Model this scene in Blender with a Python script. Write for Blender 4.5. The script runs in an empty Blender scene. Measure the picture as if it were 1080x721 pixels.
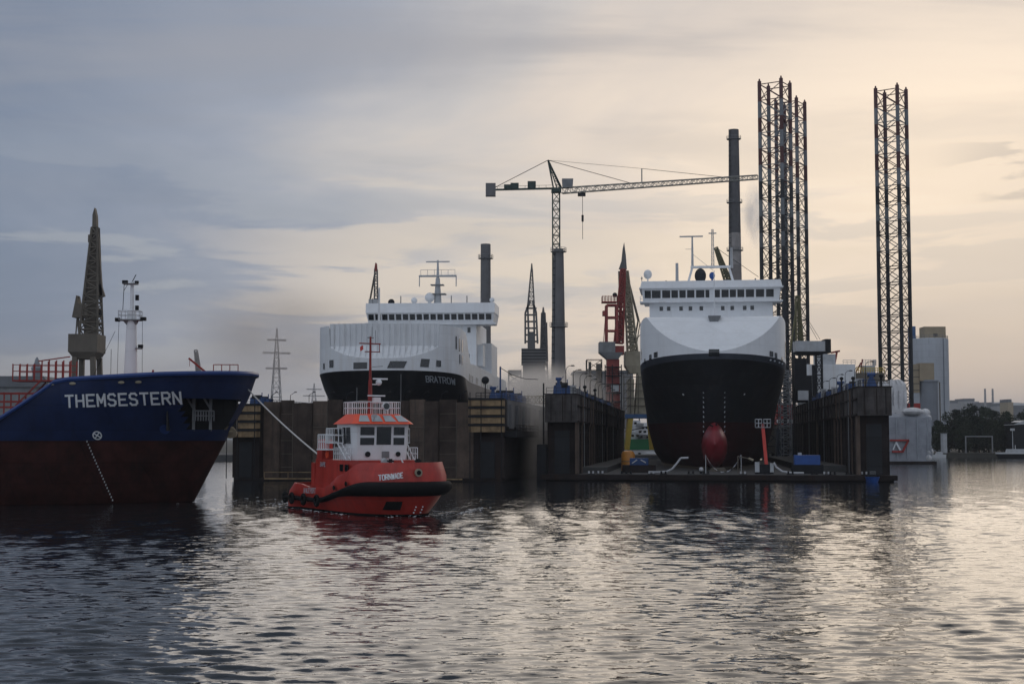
import bpy, bmesh, math, random
import numpy as np
from mathutils import Vector, Matrix
random.seed(7)
rng = np.random.default_rng(11)
R = math.radians
S = bpy.context.scene
COL = S.collection
# ------------------------------------------------------------------ camera geometry
CAMH, F, HOR = 7.0, 1500.0, 462.0
TH = math.atan((HOR - 360.5) / F)
def P(px, py, Y):
    """point of the place seen at photo pixel (px,py) at world depth Y"""
    a, b = (px - 540) / F, (360.5 - py) / F
    dy = math.cos(TH) - b * math.sin(TH); dz = math.sin(TH) + b * math.cos(TH)
    return Vector((a * Y / dy, Y, CAMH + dz * Y / dy))
def X(px, Y): return P(px, HOR, Y).x
def Z(py, Y): return P(540, py, Y).z
cam = bpy.data.objects.new('camera', bpy.data.cameras.new('camera'))
COL.objects.link(cam); S.camera = cam
cam.location = (0, 0, CAMH); cam.rotation_euler = (R(90) + TH, 0, 0)
cam.data.sensor_width = 36; cam.data.lens = 50; cam.data.clip_end = 20000; cam.data.clip_start = .5
# ------------------------------------------------------------------ mesh helper
class MB:
    def __init__(s): s.v, s.f = [], []
    def add(s, vs, fs):
        o = len(s.v); s.v += [tuple(p) for p in vs]; s.f += [tuple(i + o for i in f) for f in fs]; return s
    def box(s, x0, x1, y0, y1, z0, z1):
        return s.add([(x0,y0,z0),(x1,y0,z0),(x1,y1,z0),(x0,y1,z0),(x0,y0,z1),(x1,y0,z1),(x1,y1,z1),(x0,y1,z1)],
                     [(0,3,2,1),(4,5,6,7),(0,1,5,4),(1,2,6,5),(2,3,7,6),(3,0,4,7)])
    def frus(s, b, zb, t, zt):
        """b,t = (x0,x1,y0,y1) footprints at heights zb, zt"""
        q = lambda r, z: [(r[0],r[2],z),(r[1],r[2],z),(r[1],r[3],z),(r[0],r[3],z)]
        return s.add(q(b, zb) + q(t, zt), [(0,3,2,1),(4,5,6,7),(0,1,5,4),(1,2,6,5),(2,3,7,6),(3,0,4,7)])
    def tube(s, p, q, r0, r1=None, n=6, cap=True):
        p, q = Vector(p), Vector(q); r1 = r0 if r1 is None else r1
        d = (q - p)
        if d.length < 1e-6: return s
        d.normalize(); u = d.orthogonal().normalized(); w = d.cross(u)
        vs = []
        for c, r in ((p, r0), (q, r1)):
            vs += [c + (u * math.cos(2*math.pi*(k+.5)/n) + w * math.sin(2*math.pi*(k+.5)/n)) * r for k in range(n)]
        fs = [(k, (k+1) % n, n + (k+1) % n, n + k) for k in range(n)]
        if cap: fs += [tuple(range(n-1, -1, -1)), tuple(range(n, 2*n))]
        return s.add(vs, fs)
    def beam(s, p, q, w, h=None):
        p, q = Vector(p), Vector(q); h = h or w; d = (q - p).normalized()
        up = Vector((0,0,1)) if abs(d.z) < .95 else Vector((0,1,0))
        a = d.cross(up).normalized(); b = a.cross(d).normalized()
        vs = [c + a*(i*w/2) + b*(j*h/2) for c in (p, q) for i, j in ((-1,-1),(1,-1),(1,1),(-1,1))]
        return s.add(vs, [(3,2,1,0),(4,5,6,7),(0,1,5,4),(1,2,6,5),(2,3,7,6),(3,0,4,7)])
    def path(s, pts, r, n=5):
        for a, b in zip(pts, pts[1:]): s.tube(a, b, r, r, n)
        return s
    def lathe(s, prof, n=24, c=(0,0)):
        vs = [(c[0] + r*math.cos(2*math.pi*k/n), c[1] + r*math.sin(2*math.pi*k/n), z) for r, z in prof for k in range(n)]
        fs = [(i*n+k, i*n+(k+1)%n, (i+1)*n+(k+1)%n, (i+1)*n+k) for i in range(len(prof)-1) for k in range(n)]
        fs += [tuple(range(n-1,-1,-1)), tuple(range((len(prof)-1)*n, len(prof)*n))]
        return s.add(vs, fs)
    def ball(s, c, r, n=12, m=8, sc=(1,1,1)):
        vs = []
        for i in range(m+1):
            t = math.pi*i/m
            vs += [(c[0]+sc[0]*r*math.sin(t)*math.cos(2*math.pi*k/n), c[1]+sc[1]*r*math.sin(t)*math.sin(2*math.pi*k/n), c[2]+sc[2]*r*math.cos(t)) for k in range(n)]
        return s.add(vs, [(i*n+k, i*n+(k+1)%n, (i+1)*n+(k+1)%n, (i+1)*n+k) for i in range(m) for k in range(n)])
    def prism(s, pts, y0, y1):
        """outline in x,z extruded along y"""
        n = len(pts)
        return s.add([(x,y0,z) for x,z in pts] + [(x,y1,z) for x,z in pts],
                     [tuple(range(n-1,-1,-1)), tuple(range(n,2*n))] + [(k,(k+1)%n,n+(k+1)%n,n+k) for k in range(n)])
    def prismz(s, pts, z0, z1):
        n = len(pts)
        return s.add([(x,y,z0) for x,y in pts] + [(x,y,z1) for x,y in pts],
                     [tuple(range(n-1,-1,-1)), tuple(range(n,2*n))] + [(k,(k+1)%n,n+(k+1)%n,n+k) for k in range(n)])
    def grid(s, rows, closed=False):
        n = len(rows[0]); m = n if closed else n-1
        return s.add([p for r in rows for p in r], [(i*n+k, i*n+(k+1)%n, (i+1)*n+(k+1)%n, (i+1)*n+k) for i in range(len(rows)-1) for k in range(m)])
    def truss(s, p, q, w0, w1, bays, r, rb=None, d0=None, d1=None):
        """square lattice boom"""
        p, q = Vector(p), Vector(q); d = (q-p).normalized(); rb = rb or r*.6
        up = Vector((0,1,0)) if abs(d.y) < .9 else Vector((1,0,0))
        a = d.cross(up).normalized(); b = a.cross(d).normalized(); d0 = d0 or w0; d1 = d1 or w1
        C = lambda t, k: p.lerp(q, t) + a*((-1,1,1,-1)[k]*(w0+(w1-w0)*t)/2) + b*((-1,-1,1,1)[k]*(d0+(d1-d0)*t)/2)
        for k in range(4): s.tube(C(0,k), C(1,k), r, r, 4)
        for i in range(bays):
            t0, t1 = i/bays, (i+1)/bays
            for k in range(4):
                s.tube(C(t0,k), C(t0,(k+1)%4), rb, rb, 4, False)
                x, y = (k, (k+1)%4) if i % 2 else ((k+1)%4, k)
                s.tube(C(t0,x), C(t1,y), rb, rb, 4, False)
        for k in range(4): s.tube(C(1,k), C(1,(k+1)%4), rb, rb, 4, False)
        return s
    def rail(s, pts, h, step=1.2, r=.035, bars=2, closed=False):
        pts = [Vector(p) for p in pts]
        if closed: pts.append(pts[0])
        for a, b in zip(pts, pts[1:]):
            n = max(1, round((b-a).length/step))
            for i in range(n+1): s.tube(a.lerp(b,i/n), a.lerp(b,i/n)+Vector((0,0,h)), r, r, 4)
            for k in range(bars): s.tube(a+Vector((0,0,h*(k+1)/bars)), b+Vector((0,0,h*(k+1)/bars)), r, r, 4)
        return s
    def build(s, name, mat, parent=None, smooth=30):
        me = bpy.data.meshes.new(name); me.from_pydata(s.v, [], s.f); me.validate()
        bm = bmesh.new(); bm.from_mesh(me); bmesh.ops.recalc_face_normals(bm, faces=bm.faces); bm.to_mesh(me); bm.free()
        if mat is not None: me.materials.append(mat)
        o = bpy.data.objects.new(name, me); COL.objects.link(o)
        if parent is not None: o.parent = parent
        if smooth:
            me.polygons.foreach_set('use_smooth', [True]*len(me.polygons))
            me.set_sharp_from_angle(angle=R(smooth))
        return o
def tag(o, label, cat, group=None, kind=None):
    if label: o['label'] = label
    if cat: o['category'] = cat
    if group: o['group'] = group
    if kind: o['kind'] = kind
    return o
def thing(name, label, cat, loc=(0,0,0), rz=0, group=None):
    o = bpy.data.objects.new(name, None); COL.objects.link(o); o.empty_display_size = .5
    o.location = loc; o.rotation_euler = (0,0,R(rz)); return tag(o, label, cat, group)
def dup(root, loc, label, rz=None, scale=None):
    r = root.copy(); COL.objects.link(r); r.location = loc; r['label'] = label
    if rz is not None: r.rotation_euler = (0,0,R(rz))
    if scale: r.scale = scale
    for ch in list(root.children):
        c = ch.copy(); COL.objects.link(c); c.parent = r
        for g in list(ch.children):
            d = g.copy(); COL.objects.link(d); d.parent = c
    return r
ORD = ['nearest','second','third','fourth','fifth','sixth','seventh','eighth','ninth','tenth','eleventh','twelfth','thirteenth','fourteenth']
# ------------------------------------------------------------------ materials
M = {}
def mat(name, col, rough=.6, var=.2, vs=.35, streak=0, scol=(.05,.035,.025), metal=0, ss=.6, spec=None, bump=0, plates=None):
    if spec is None: spec = .4 if max(col) > .1 else .14
    m = bpy.data.materials.new(name); m.use_nodes = True; nt = m.node_tree; N, L = nt.nodes, nt.links
    b = N['Principled BSDF']; b.inputs['Roughness'].default_value = rough; b.inputs['Metallic'].default_value = metal
    b.inputs['Specular IOR Level'].default_value = spec
    tc = N.new('ShaderNodeTexCoord')
    n1 = N.new('ShaderNodeTexNoise'); n1.inputs['Scale'].default_value = vs; n1.inputs['Detail'].default_value = 6; n1.inputs['Roughness'].default_value = .65
    L.new(tc.outputs['Object'], n1.inputs['Vector'])
    mr = N.new('ShaderNodeMapRange'); mr.inputs['From Min'].default_value = .3; mr.inputs['From Max'].default_value = .7
    mr.inputs['To Min'].default_value = 1 - var; mr.inputs['To Max'].default_value = 1 + var*.6
    L.new(n1.outputs['Fac'], mr.inputs['Value'])
    mx = N.new('ShaderNodeMix'); mx.data_type = 'RGBA'; mx.blend_type = 'MULTIPLY'; mx.inputs['Factor'].default_value = 1
    mx.inputs['A'].default_value = (*col, 1); L.new(mr.outputs['Result'], mx.inputs['B'])
    out = mx.outputs['Result']
    if streak:
        mp = N.new('ShaderNodeMapping'); mp.inputs['Scale'].default_value = (ss, ss, ss*.07)
        L.new(tc.outputs['Object'], mp.inputs['Vector'])
        n2 = N.new('ShaderNodeTexNoise'); n2.inputs['Scale'].default_value = 1; n2.inputs['Detail'].default_value = 7; n2.inputs['Roughness'].default_value = .7
        L.new(mp.outputs['Vector'], n2.inputs['Vector'])
        r2 = N.new('ShaderNodeMapRange'); r2.inputs['From Min'].default_value = .5; r2.inputs['From Max'].default_value = .72
        r2.inputs['To Max'].default_value = streak; L.new(n2.outputs['Fac'], r2.inputs['Value'])
        m2 = N.new('ShaderNodeMix'); m2.data_type = 'RGBA'; L.new(r2.outputs['Result'], m2.inputs['Factor'])
        L.new(out, m2.inputs['A']); m2.inputs['B'].default_value = (*scol, 1); out = m2.outputs['Result']
    bk = None
    if plates:      # welded plating: faint tint from plate to plate and a thin seam
        sx = N.new('ShaderNodeSeparateXYZ'); L.new(tc.outputs['Object'], sx.inputs[0])
        ma = N.new('ShaderNodeMath'); ma.operation = 'MULTIPLY_ADD'; ma.inputs[1].default_value = .75; L.new(sx.outputs['X'], ma.inputs[0]); L.new(sx.outputs['Y'], ma.inputs[2])
        cx = N.new('ShaderNodeCombineXYZ'); L.new(ma.outputs[0], cx.inputs[0]); L.new(sx.outputs['Z'], cx.inputs[1])
        bk = N.new('ShaderNodeTexBrick'); L.new(cx.outputs[0], bk.inputs['Vector']); bk.inputs['Scale'].default_value = 1
        bk.inputs['Brick Width'].default_value = plates[0]; bk.inputs['Row Height'].default_value = plates[1]; bk.inputs['Mortar Size'].default_value = plates[3] if len(plates) > 3 else .035
        bk.inputs['Mortar Smooth'].default_value = .4
        t_ = plates[2]; bk.inputs['Color1'].default_value = (1-t_,1-t_,1-t_,1); bk.inputs['Color2'].default_value = (1+t_*.6,)*3+(1,); bk.inputs['Mortar'].default_value = (1-2.6*t_,)*3+(1,)
        m3 = N.new('ShaderNodeMix'); m3.data_type = 'RGBA'; m3.blend_type = 'MULTIPLY'; m3.inputs['Factor'].default_value = 1
        L.new(out, m3.inputs['A']); L.new(bk.outputs['Color'], m3.inputs['B']); out = m3.outputs['Result']
    L.new(out, b.inputs['Base Color'])
    if bk:
        bb = N.new('ShaderNodeBump'); bb.inputs['Strength'].default_value = .5; bb.inputs['Distance'].default_value = .04; bb.invert = True
        L.new(bk.outputs['Fac'], bb.inputs['Height']); L.new(bb.outputs['Normal'], b.inputs['Normal'])
    r3 = N.new('ShaderNodeMapRange'); r3.inputs['To Min'].default_value = max(.02, rough-.12); r3.inputs['To Max'].default_value = min(1, rough+.15)
    L.new(n1.outputs['Fac'], r3.inputs['Value']); L.new(r3.outputs['Result'], b.inputs['Roughness'])
    if bump:
        bp = N.new('ShaderNodeBump'); bp.inputs['Strength'].default_value = .6; bp.inputs['Distance'].default_value = bump
        L.new(n1.outputs['Fac'], bp.inputs['Height']); (L.new(bb.outputs['Normal'], bp.inputs['Normal']) if bk else None); L.new(bp.outputs['Normal'], b.inputs['Normal'])
    M[name] = m; return m
mat('white_paint', (.72,.74,.76), .5, .08, .25, .34, (.45,.38,.30), ss=.6, bump=.03, plates=(6,2.4,.045))
mat('clean_white', (.74,.76,.78), .45, .06, .3, .2, (.5,.47,.42), ss=.8, plates=(6,2.4,.035))
mat('white_ribbed', (.70,.72,.74), .5, .10, .3, .45, (.42,.41,.38), ss=1.3)
mat('black_hull', (.015,.017,.021), .5, .35, .3, .55, (.034,.031,.031), ss=.7, spec=.24, plates=(7,2.4,.22))
mat('grey_blue_tone', (.07,.08,.10), .5, .25, .3, .2, (.04,.04,.045))
mat('faded_side', (.20,.19,.19), .6, .25, .1, .5, (.30,.28,.26), ss=.3)
mat('antifoul_red', (.046,.011,.012), .6, .4, .4, .45, (.02,.012,.012), ss=.6, plates=(7,2.2,.12))
mat('bulb_red', (.20,.014,.022), .35, .25, .5, .2, (.08,.02,.02), ss=.8)
mat('tanker_blue', (.013,.026,.083), .42, .22, .3, .45, (.010,.015,.040), ss=.6, spec=.2, bump=.05, plates=(7,2.6,.09))
mat('tanker_rim', (.025,.06,.21), .35, .15, .5)
mat('tanker_red', (.044,.014,.012), .65, .6, .45, .65, (.011,.009,.009), ss=.7, bump=.05, plates=(7,2.2,.14))
mat('tug_red', (.46,.043,.031), .40, .24, .8, .45, (.16,.020,.018), ss=1.6, bump=.02, plates=(2.4,1.3,.05,.02))
mat('tug_orange', (.78,.085,.03), .45, .1, .8)
mat('rail_red', (.26,.03,.025), .6, .3, 1)
mat('rubber', (.012,.012,.013), .8, .3, 1)
mat('glass', (.012,.016,.02), .08, .2, .6, spec=.6)
mat('glass_grey', (.34,.38,.40), .2, .1, .6, spec=.5)
mat('wall_steel', (.026,.021,.021), .8, .6, .25, .8, (.034,.019,.013), ss=.6, plates=(5,2.4,.16))
mat('band_steel', (.085,.078,.076), .8, .55, .4, .9, (.030,.020,.016), ss=.9, plates=(5,2.3,.14))
mat('gate_brown', (.060,.045,.038), .85, .5, .4, .85, (.018,.015,.014), ss=1.0)
mat('gate_brown_light', (.105,.075,.058), .85, .5, .4, .9, (.026,.021,.018), ss=1.0)
mat('fender_timber', (.27,.19,.105), .85, .5, .8, .75, (.11,.055,.03), ss=1)
mat('dark_steel', (.018,.019,.022), .7, .3, .6)
mat('grey_steel', (.20,.21,.22), .6, .25, .5, .3, (.09,.08,.075))
mat('light_steel', (.42,.44,.46), .55, .2, .6, .3, (.2,.17,.14))
mat('crane_brown', (.125,.108,.086), .7, .3, .3, .4, (.06,.05,.04))
mat('crane_grey', (.12,.12,.12), .7, .25, .3, .3, (.07,.065,.06))
mat('crane_red', (.24,.036,.030), .6, .3, .4, .35, (.13,.03,.025))
mat('jib_grey', (.27,.27,.25), .7, .2, .4)
mat('crane_cream', (.33,.295,.215), .65, .25, .4, .45, (.2,.16,.1))
mat('crane_green', (.045,.07,.062), .6, .25, .5)
mat('crane_yellow', (.55,.40,.06), .6, .25, .5, .3, (.25,.16,.04))
mat('olive', (.14,.13,.065), .7, .3, .5)
mat('concrete', (.24,.235,.23), .85, .2, .12, .5, (.13,.125,.12), ss=.3)
mat('concrete_dark', (.15,.15,.155), .85, .25, .12, .6, (.09,.085,.085), ss=.35)
mat('silo_white', (.44,.47,.51), .6, .08, .1, .4, (.34,.34,.34), ss=.3, plates=(4,3,.05,.09))
mat('silo_grey', (.20,.22,.25), .6, .15, .2, .4, (.13,.13,.14), ss=.4)
mat('beige', (.33,.27,.185), .75, .15, .3, .3, (.26,.2,.14))
mat('blue_tower', (.05,.12,.26), .6, .2, .3)
mat('blue_gear', (.016,.055,.17), .5, .3, .8, .2, (.02,.03,.06))
mat('bright_blue', (.02,.08,.30), .5, .2, .9)
mat('yellow_tank', (.50,.21,.035), .5, .25, .8, .35, (.25,.1,.03), ss=1.2)
mat('hose_white', (.45,.46,.48), .6, .15, 1)
mat('post_red', (.62,.07,.055), .5, .2, .8)
mat('sheet_red', (.36,.035,.03), .6, .25, .4, .3, (.16,.02,.02))
mat('green_paint', (.03,.20,.08), .6, .2, .5)
mat('tarp', (.60,.60,.61), .45, .22, .5, .35, (.32,.32,.33), ss=.8, bump=.5)
mat('tarp_dark', (.30,.32,.36), .5, .22, .5, .35, (.25,.26,.28), ss=.8, bump=.4)
mat('land_soil', (.07,.068,.06), .95, .4, .05)
mat('quay_concrete', (.085,.085,.085), .9, .3, .3, .5, (.07,.07,.07))
mat('hill_hazed', (.10,.135,.155), .95, .4, .004)  # bluish tone has the distance haze put into the hill colour
mat('far_wall', (.30,.30,.31), .9, .15, .05)
mat('roof_grey', (.14,.15,.165), .8, .2, .2, .3, (.1,.1,.11))
mat('bark', (.05,.04,.03), .9, .3, 2)
mat('leaf_dark', (.018,.028,.018), .7, .5, .35)
mat('leaf_mid', (.026,.037,.021), .7, .5, .35)
mat('rope', (.55,.54,.52), .8, .2, 3)
mat('letter_white', (.72,.75,.78), .5, .1, 1.5)
mat('letter_grey', (.40,.44,.48), .5, .2, 1.5)
mat('foam_glints', (.7,.72,.74), .8, .3, 2)
def banded(name, bands, rough=.6):
    """paint bands by height: list of (z, colour) from the bottom"""
    m = mat(name, (1,1,1), rough, .22, .6, .25, (.06,.05,.045), ss=1); N, L = m.node_tree.nodes, m.node_tree.links
    tc = [n for n in N if n.type == 'TEX_COORD'][0]; sp = N.new('ShaderNodeSeparateXYZ'); L.new(tc.outputs['Object'], sp.inputs['Vector'])
    top = bands[-1][0] + 50
    d = N.new('ShaderNodeMath'); d.operation = 'DIVIDE'; d.inputs[1].default_value = top; L.new(sp.outputs['Z'], d.inputs[0])
    cr = N.new('ShaderNodeValToRGB'); cr.color_ramp.interpolation = 'CONSTANT'; e = cr.color_ramp.elements
    while len(e) < len(bands): e.new(.5)
    for k, (z, c) in enumerate(bands): e[k].position = max(0, z/top); e[k].color = (*c, 1)
    L.new(d.outputs[0], cr.inputs['Fac'])
    mx = [n for n in N if n.type == 'MIX' and n.blend_type == 'MULTIPLY'][0]; L.new(cr.outputs['Color'], mx.inputs['A']); return m
_w, _r, _k = (.17,.185,.20), (.075,.022,.022), (.012,.014,.018)
banded('leg_paint', [(0,_k),(62,(.10,.11,.12)),(66,_k),(71,(.14,.16,.17)),(76,_k),(81,_w),(86,_r),(91,_w),(95.5,_r),(100,_w),(104.5,(.10,.04,.04))])
banded('stack_paint', [(0,(.20,.17,.15)),(62,(.22,.20,.19)),(78,(.30,.28,.27)),(92,(.085,.085,.09)),(125,(.10,.10,.105))], .85)
# ------------------------------------------------------------------ hull form
class Hull:
    """levels: (z, y0 stem, entrance length, half beam, bluntness), interpolated in z; bow towards -y"""
    def __init__(s, levels, yend, stern=None, sheer=None):
        s.lv, s.ye, s.st, s.sh = levels, yend, stern, sheer
    def at(s, z):
        l = s.lv
        if z <= l[0][0]: return l[0][1:]
        for a, b in zip(l, l[1:]):
            if z <= b[0]:
                t = (z-a[0])/(b[0]-a[0]); return tuple(p+(q-p)*t for p, q in zip(a[1:], b[1:]))
        return l[-1][1:]
    def hb(s, y, z):
        y0, L, B, n = s.at(z); t = (y-y0)/L
        x = 0 if t <= 0 else (B if t >= 1 else B*(1-(1-t)**n)**(1/n))
        if s.st and y > s.ye-s.st[0]:
            t = min(1, (y-(s.ye-s.st[0]))/s.st[0]); x *= max(0, 1-t**s.st[1])**(1/s.st[1])
        return x
    def yb(s, x, z):
        y0, L, B, n = s.at(z); return y0 + L*(1-(max(0,1-min(1,abs(x)/B)**n))**(1/n))
    def zz(s, z, y): return z + (s.sh(z, y) if s.sh else 0)
    def outline(s, z, nb=26, ns=14):
        y0, L, B, n = s.at(z); half = []
        for i in range(nb+1):
            a = math.pi/2*i/nb
            half.append((B*abs(math.sin(a))**(2/n), y0+L*(1-abs(math.cos(a))**(2/n))))
        yl = y0+L; e = s.ye - (s.st[0] if s.st else 0)
        for i in range(1, ns+1): half.append((B, yl+(max(e,yl+.1)-yl)*i/ns))
        if s.st:
            for i in range(1, 13):
                a = math.pi/2*i/12; half.append((B*abs(math.cos(a))**(2/s.st[1]), e+s.st[0]*abs(math.sin(a))**(2/s.st[1])))
        return [(-x,y) for x, y in reversed(half)] + half[1:]
    def row(s, z, off=0):
        o = s.outline(z)
        return [(x+(off if x>0 else -off if x<0 else 0), y, s.zz(z,y)) for x, y in o]
    def loft(s, zs): return MB().grid([s.row(z) for z in zs])
    def patch(s, pts, off=.06, side=1, n=4):
        """panel on the side of the hull; pts = four (y,z) corners"""
        (a,b,c,d) = pts; rows = []
        for i in range(n+1):
            u = i/n; p = (a[0]+(d[0]-a[0])*u, a[1]+(d[1]-a[1])*u); q = (b[0]+(c[0]-b[0])*u, b[1]+(c[1]-b[1])*u); r = []
            for k in range(n+1):
                v = k/n; y, z = p[0]+(q[0]-p[0])*v, p[1]+(q[1]-p[1])*v
                r.append((side*(s.hb(y,z)+off), y-off*.2, s.zz(z,y)))
            rows.append(r)
        return MB().grid(rows)
    def bowpatch(s, x0, x1, z0, z1, off=.08, sl=0, n=4):
        """panel on the bow front, by x and z"""
        rows = []
        for i in range(n+1):
            z = z0+(z1-z0)*i/n; r = []
            for k in range(n+1):
                x = x0+(x1-x0)*k/n + sl*i/n; y = s.yb(x,z)
                r.append((x*(1+off/14), y-off, s.zz(z,y)))
            rows.append(r)
        return MB().grid(rows)
GL = {'T':[[(0,1),(1,1)],[(.5,1),(.5,0)]],'H':[[(0,0),(0,1)],[(1,0),(1,1)],[(0,.5),(1,.5)]],'E':[[(1,1),(0,1),(0,0),(1,0)],[(0,.5),(.8,.5)]],
 'M':[[(0,0),(0,1),(.5,.3),(1,1),(1,0)]],'S':[[(.95,.86),(.75,1),(.25,1),(.03,.85),(.03,.65),(.25,.53),(.75,.47),(.97,.35),(.97,.15),(.75,0),(.25,0),(.03,.14)]],
 'R':[[(0,0),(0,1),(.75,1),(1,.87),(1,.63),(.75,.5),(0,.5)],[(.5,.5),(1,0)]],'N':[[(0,0),(0,1),(1,0),(1,1)]],'O':[[(.25,0),(0,.25),(0,.75),(.25,1),(.75,1),(1,.75),(1,.25),(.75,0),(.25,0)]],
 'W':[[(0,1),(.22,0),(.5,.75),(.78,0),(1,1)]],'A':[[(0,0),(.5,1),(1,0)],[(.2,.35),(.8,.35)]],'D':[[(0,0),(0,1),(.65,1),(1,.7),(1,.3),(.65,0),(0,0)]],'B':[[(0,0),(0,1),(.7,1),(.95,.85),(.95,.65),(.7,.52),(0,.52)],[(.7,.52),(1,.38),(1,.14),(.7,0),(0,0)]],
 'U':[[(0,1),(0,.2),(.25,0),(.75,0),(1,.2),(1,1)]],'Z':[[(0,1),(1,1),(0,0),(1,0)]],'P':[[(0,0),(0,1),(.75,1),(1,.85),(1,.62),(.75,.47),(0,.47)]],'F':[[(0,0),(0,1),(1,1)],[(0,.52),(.8,.52)]]}
def lettering(txt, h, w, gap, sw, fn):
    """painted block letters; fn(u, v, off) puts a point of the strip on the plating"""
    m = MB(); u0 = 0; k = 0
    for chh in txt:
        if chh == ' ': u0 += w*.7; continue
        for pl in GL[chh]:
            for (xa,ya),(xb,yb) in zip(pl, pl[1:]):
                a = Vector((u0+xa*w, ya*h)); b = Vector((u0+xb*w, yb*h)); d = (b-a).normalized(); nn = Vector((-d.y, d.x))*sw/2; a = a-d*sw*.45; b = b+d*sw*.45
                rows = []
                for i in range(5): c = a.lerp(b, i/4); rows.append([fn(*(c-nn), k*.003), fn(*(c+nn), k*.003)])
                m.grid(rows); k = (k+1) % 12
        u0 += w+gap
    return m
def text_mesh(txt, size, bold=.0, spacing=1.0):
    c = bpy.data.curves.new('lettering', 'FONT'); c.body = txt; c.size = size; c.space_character = spacing; c.offset = bold; c.align_x = 'LEFT'; c.resolution_u = 3
    o = bpy.data.objects.new('lettering', c); COL.objects.link(o)
    me = bpy.data.meshes.new_from_object(o.evaluated_get(bpy.context.evaluated_depsgraph_get()))
    bpy.data.objects.remove(o); bpy.data.curves.remove(c)
    bm = bmesh.new(); bm.from_mesh(me)
    bmesh.ops.triangulate(bm, faces=bm.faces); bmesh.ops.subdivide_edges(bm, edges=[e for e in bm.edges if e.calc_length() > size*.25], cuts=2)
    bmesh.ops.triangulate(bm, faces=bm.faces)
    m = MB(); m.add([v.co for v in bm.verts], [[v.index for v in f.verts] for f in bm.faces]) if not bm.verts.index_update() else 0
    bm.free(); bpy.data.meshes.remove(me)
    w = max(v[0] for v in m.v); return m, w
# ================================================================== SKY, SUN, WATER, LAND
SUN_AZ, SUN_EL = 19.0, 13.0
w = bpy.data.worlds.new('World'); S.world = w; w.use_nodes = True
nt = w.node_tree; N, L = nt.nodes, nt.links; bg = N['Background']
def nd(t, **k):
    n = N.new(t)
    for a, v in k.items(): setattr(n, a, v)
    return n
def mth(op, a, b=None, c=None, clamp=False):
    n = nd('ShaderNodeMath', operation=op, use_clamp=clamp)
    for i, v in enumerate((a, b, c)):
        if v is None: continue
        if isinstance(v, (int, float)): n.inputs[i].default_value = v
        else: L.new(v, n.inputs[i])
    return n.outputs[0]
def mixc(f, a, b, mode='MIX'):
    n = nd('ShaderNodeMix', data_type='RGBA', blend_type=mode)
    for s_, v in (('Factor', f), ('A', a), ('B', b)):
        if isinstance(v, (int, float)): n.inputs[s_].default_value = v
        elif isinstance(v, tuple): n.inputs[s_].default_value = (*v, 1)
        else: L.new(v, n.inputs[s_])
    return n.outputs['Result']
def smooth(v, a, b, lo=0, hi=1):
    n = nd('ShaderNodeMapRange', interpolation_type='SMOOTHSTEP'); L.new(v, n.inputs['Value'])
    for s_, x in (('From Min', a), ('From Max', b), ('To Min', lo), ('To Max', hi)): n.inputs[s_].default_value = x
    return n.outputs['Result']
def dirv(az, el): return (math.sin(R(az))*math.cos(R(el)), math.cos(R(az))*math.cos(R(el)), math.sin(R(el)))
sky = nd('ShaderNodeTexSky', sky_type='NISHITA', sun_disc=False, sun_elevation=R(SUN_EL), sun_rotation=R(SUN_AZ), air_density=1.2, dust_density=2.0)
tc = nd('ShaderNodeTexCoord'); D = tc.outputs['Generated']
sp = nd('ShaderNodeSeparateXYZ'); L.new(D, sp.inputs[0]); dx, dyy, dz = sp.outputs
def near(az, el):
    n = nd('ShaderNodeVectorMath', operation='DOT_PRODUCT'); L.new(D, n.inputs[0]); n.inputs[1].default_value = dirv(az, el); return n.outputs['Value']
# cloud deck: direction projected on a high plane, streaked
den = mth('ADD', mth('MAXIMUM', dz, 0.0), .10)
cv = nd('ShaderNodeCombineXYZ'); L.new(mth('DIVIDE', dx, den), cv.inputs[0]); L.new(mth('DIVIDE', dyy, den), cv.inputs[1])
def noise(vec, scale, detail, rough, mapping=None, dist=0):
    if mapping:
        mp = nd('ShaderNodeMapping'); mp.inputs['Scale'].default_value = mapping[0]; mp.inputs['Rotation'].default_value = (0,0,R(mapping[1])); L.new(vec, mp.inputs['Vector']); vec = mp.outputs['Vector']
    n = nd('ShaderNodeTexNoise'); L.new(vec, n.inputs['Vector']); n.inputs['Scale'].default_value = scale; n.inputs['Detail'].default_value = detail
    n.inputs['Roughness'].default_value = rough; n.inputs['Distortion'].default_value = dist; return n.outputs['Fac']
n_big = noise(cv.outputs[0], .55, 6, .55, ((1,.8,1), 25), .8)
n_mid = noise(cv.outputs[0], .9, 6, .58, ((.5,1.2,1), -12), .4)
ar = nd('ShaderNodeCombineXYZ'); L.new(mth('MULTIPLY', dx, 2.2), ar.inputs[0]); L.new(mth('MULTIPLY', dyy, .5), ar.inputs[1]); L.new(mth('MULTIPLY', dz, 14.0), ar.inputs[2])
n_low = noise(ar.outputs[0], 2.7, 6, .55, None, .5)
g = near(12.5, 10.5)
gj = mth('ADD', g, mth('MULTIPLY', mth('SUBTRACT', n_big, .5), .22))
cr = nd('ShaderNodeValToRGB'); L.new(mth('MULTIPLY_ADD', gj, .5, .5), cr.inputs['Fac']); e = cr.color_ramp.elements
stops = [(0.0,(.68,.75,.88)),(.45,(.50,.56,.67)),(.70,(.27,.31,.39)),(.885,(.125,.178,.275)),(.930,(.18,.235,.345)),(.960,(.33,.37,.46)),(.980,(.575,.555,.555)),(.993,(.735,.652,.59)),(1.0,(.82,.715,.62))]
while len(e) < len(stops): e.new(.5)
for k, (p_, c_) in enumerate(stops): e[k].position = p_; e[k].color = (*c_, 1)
cl = cr.outputs['Color']
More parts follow.
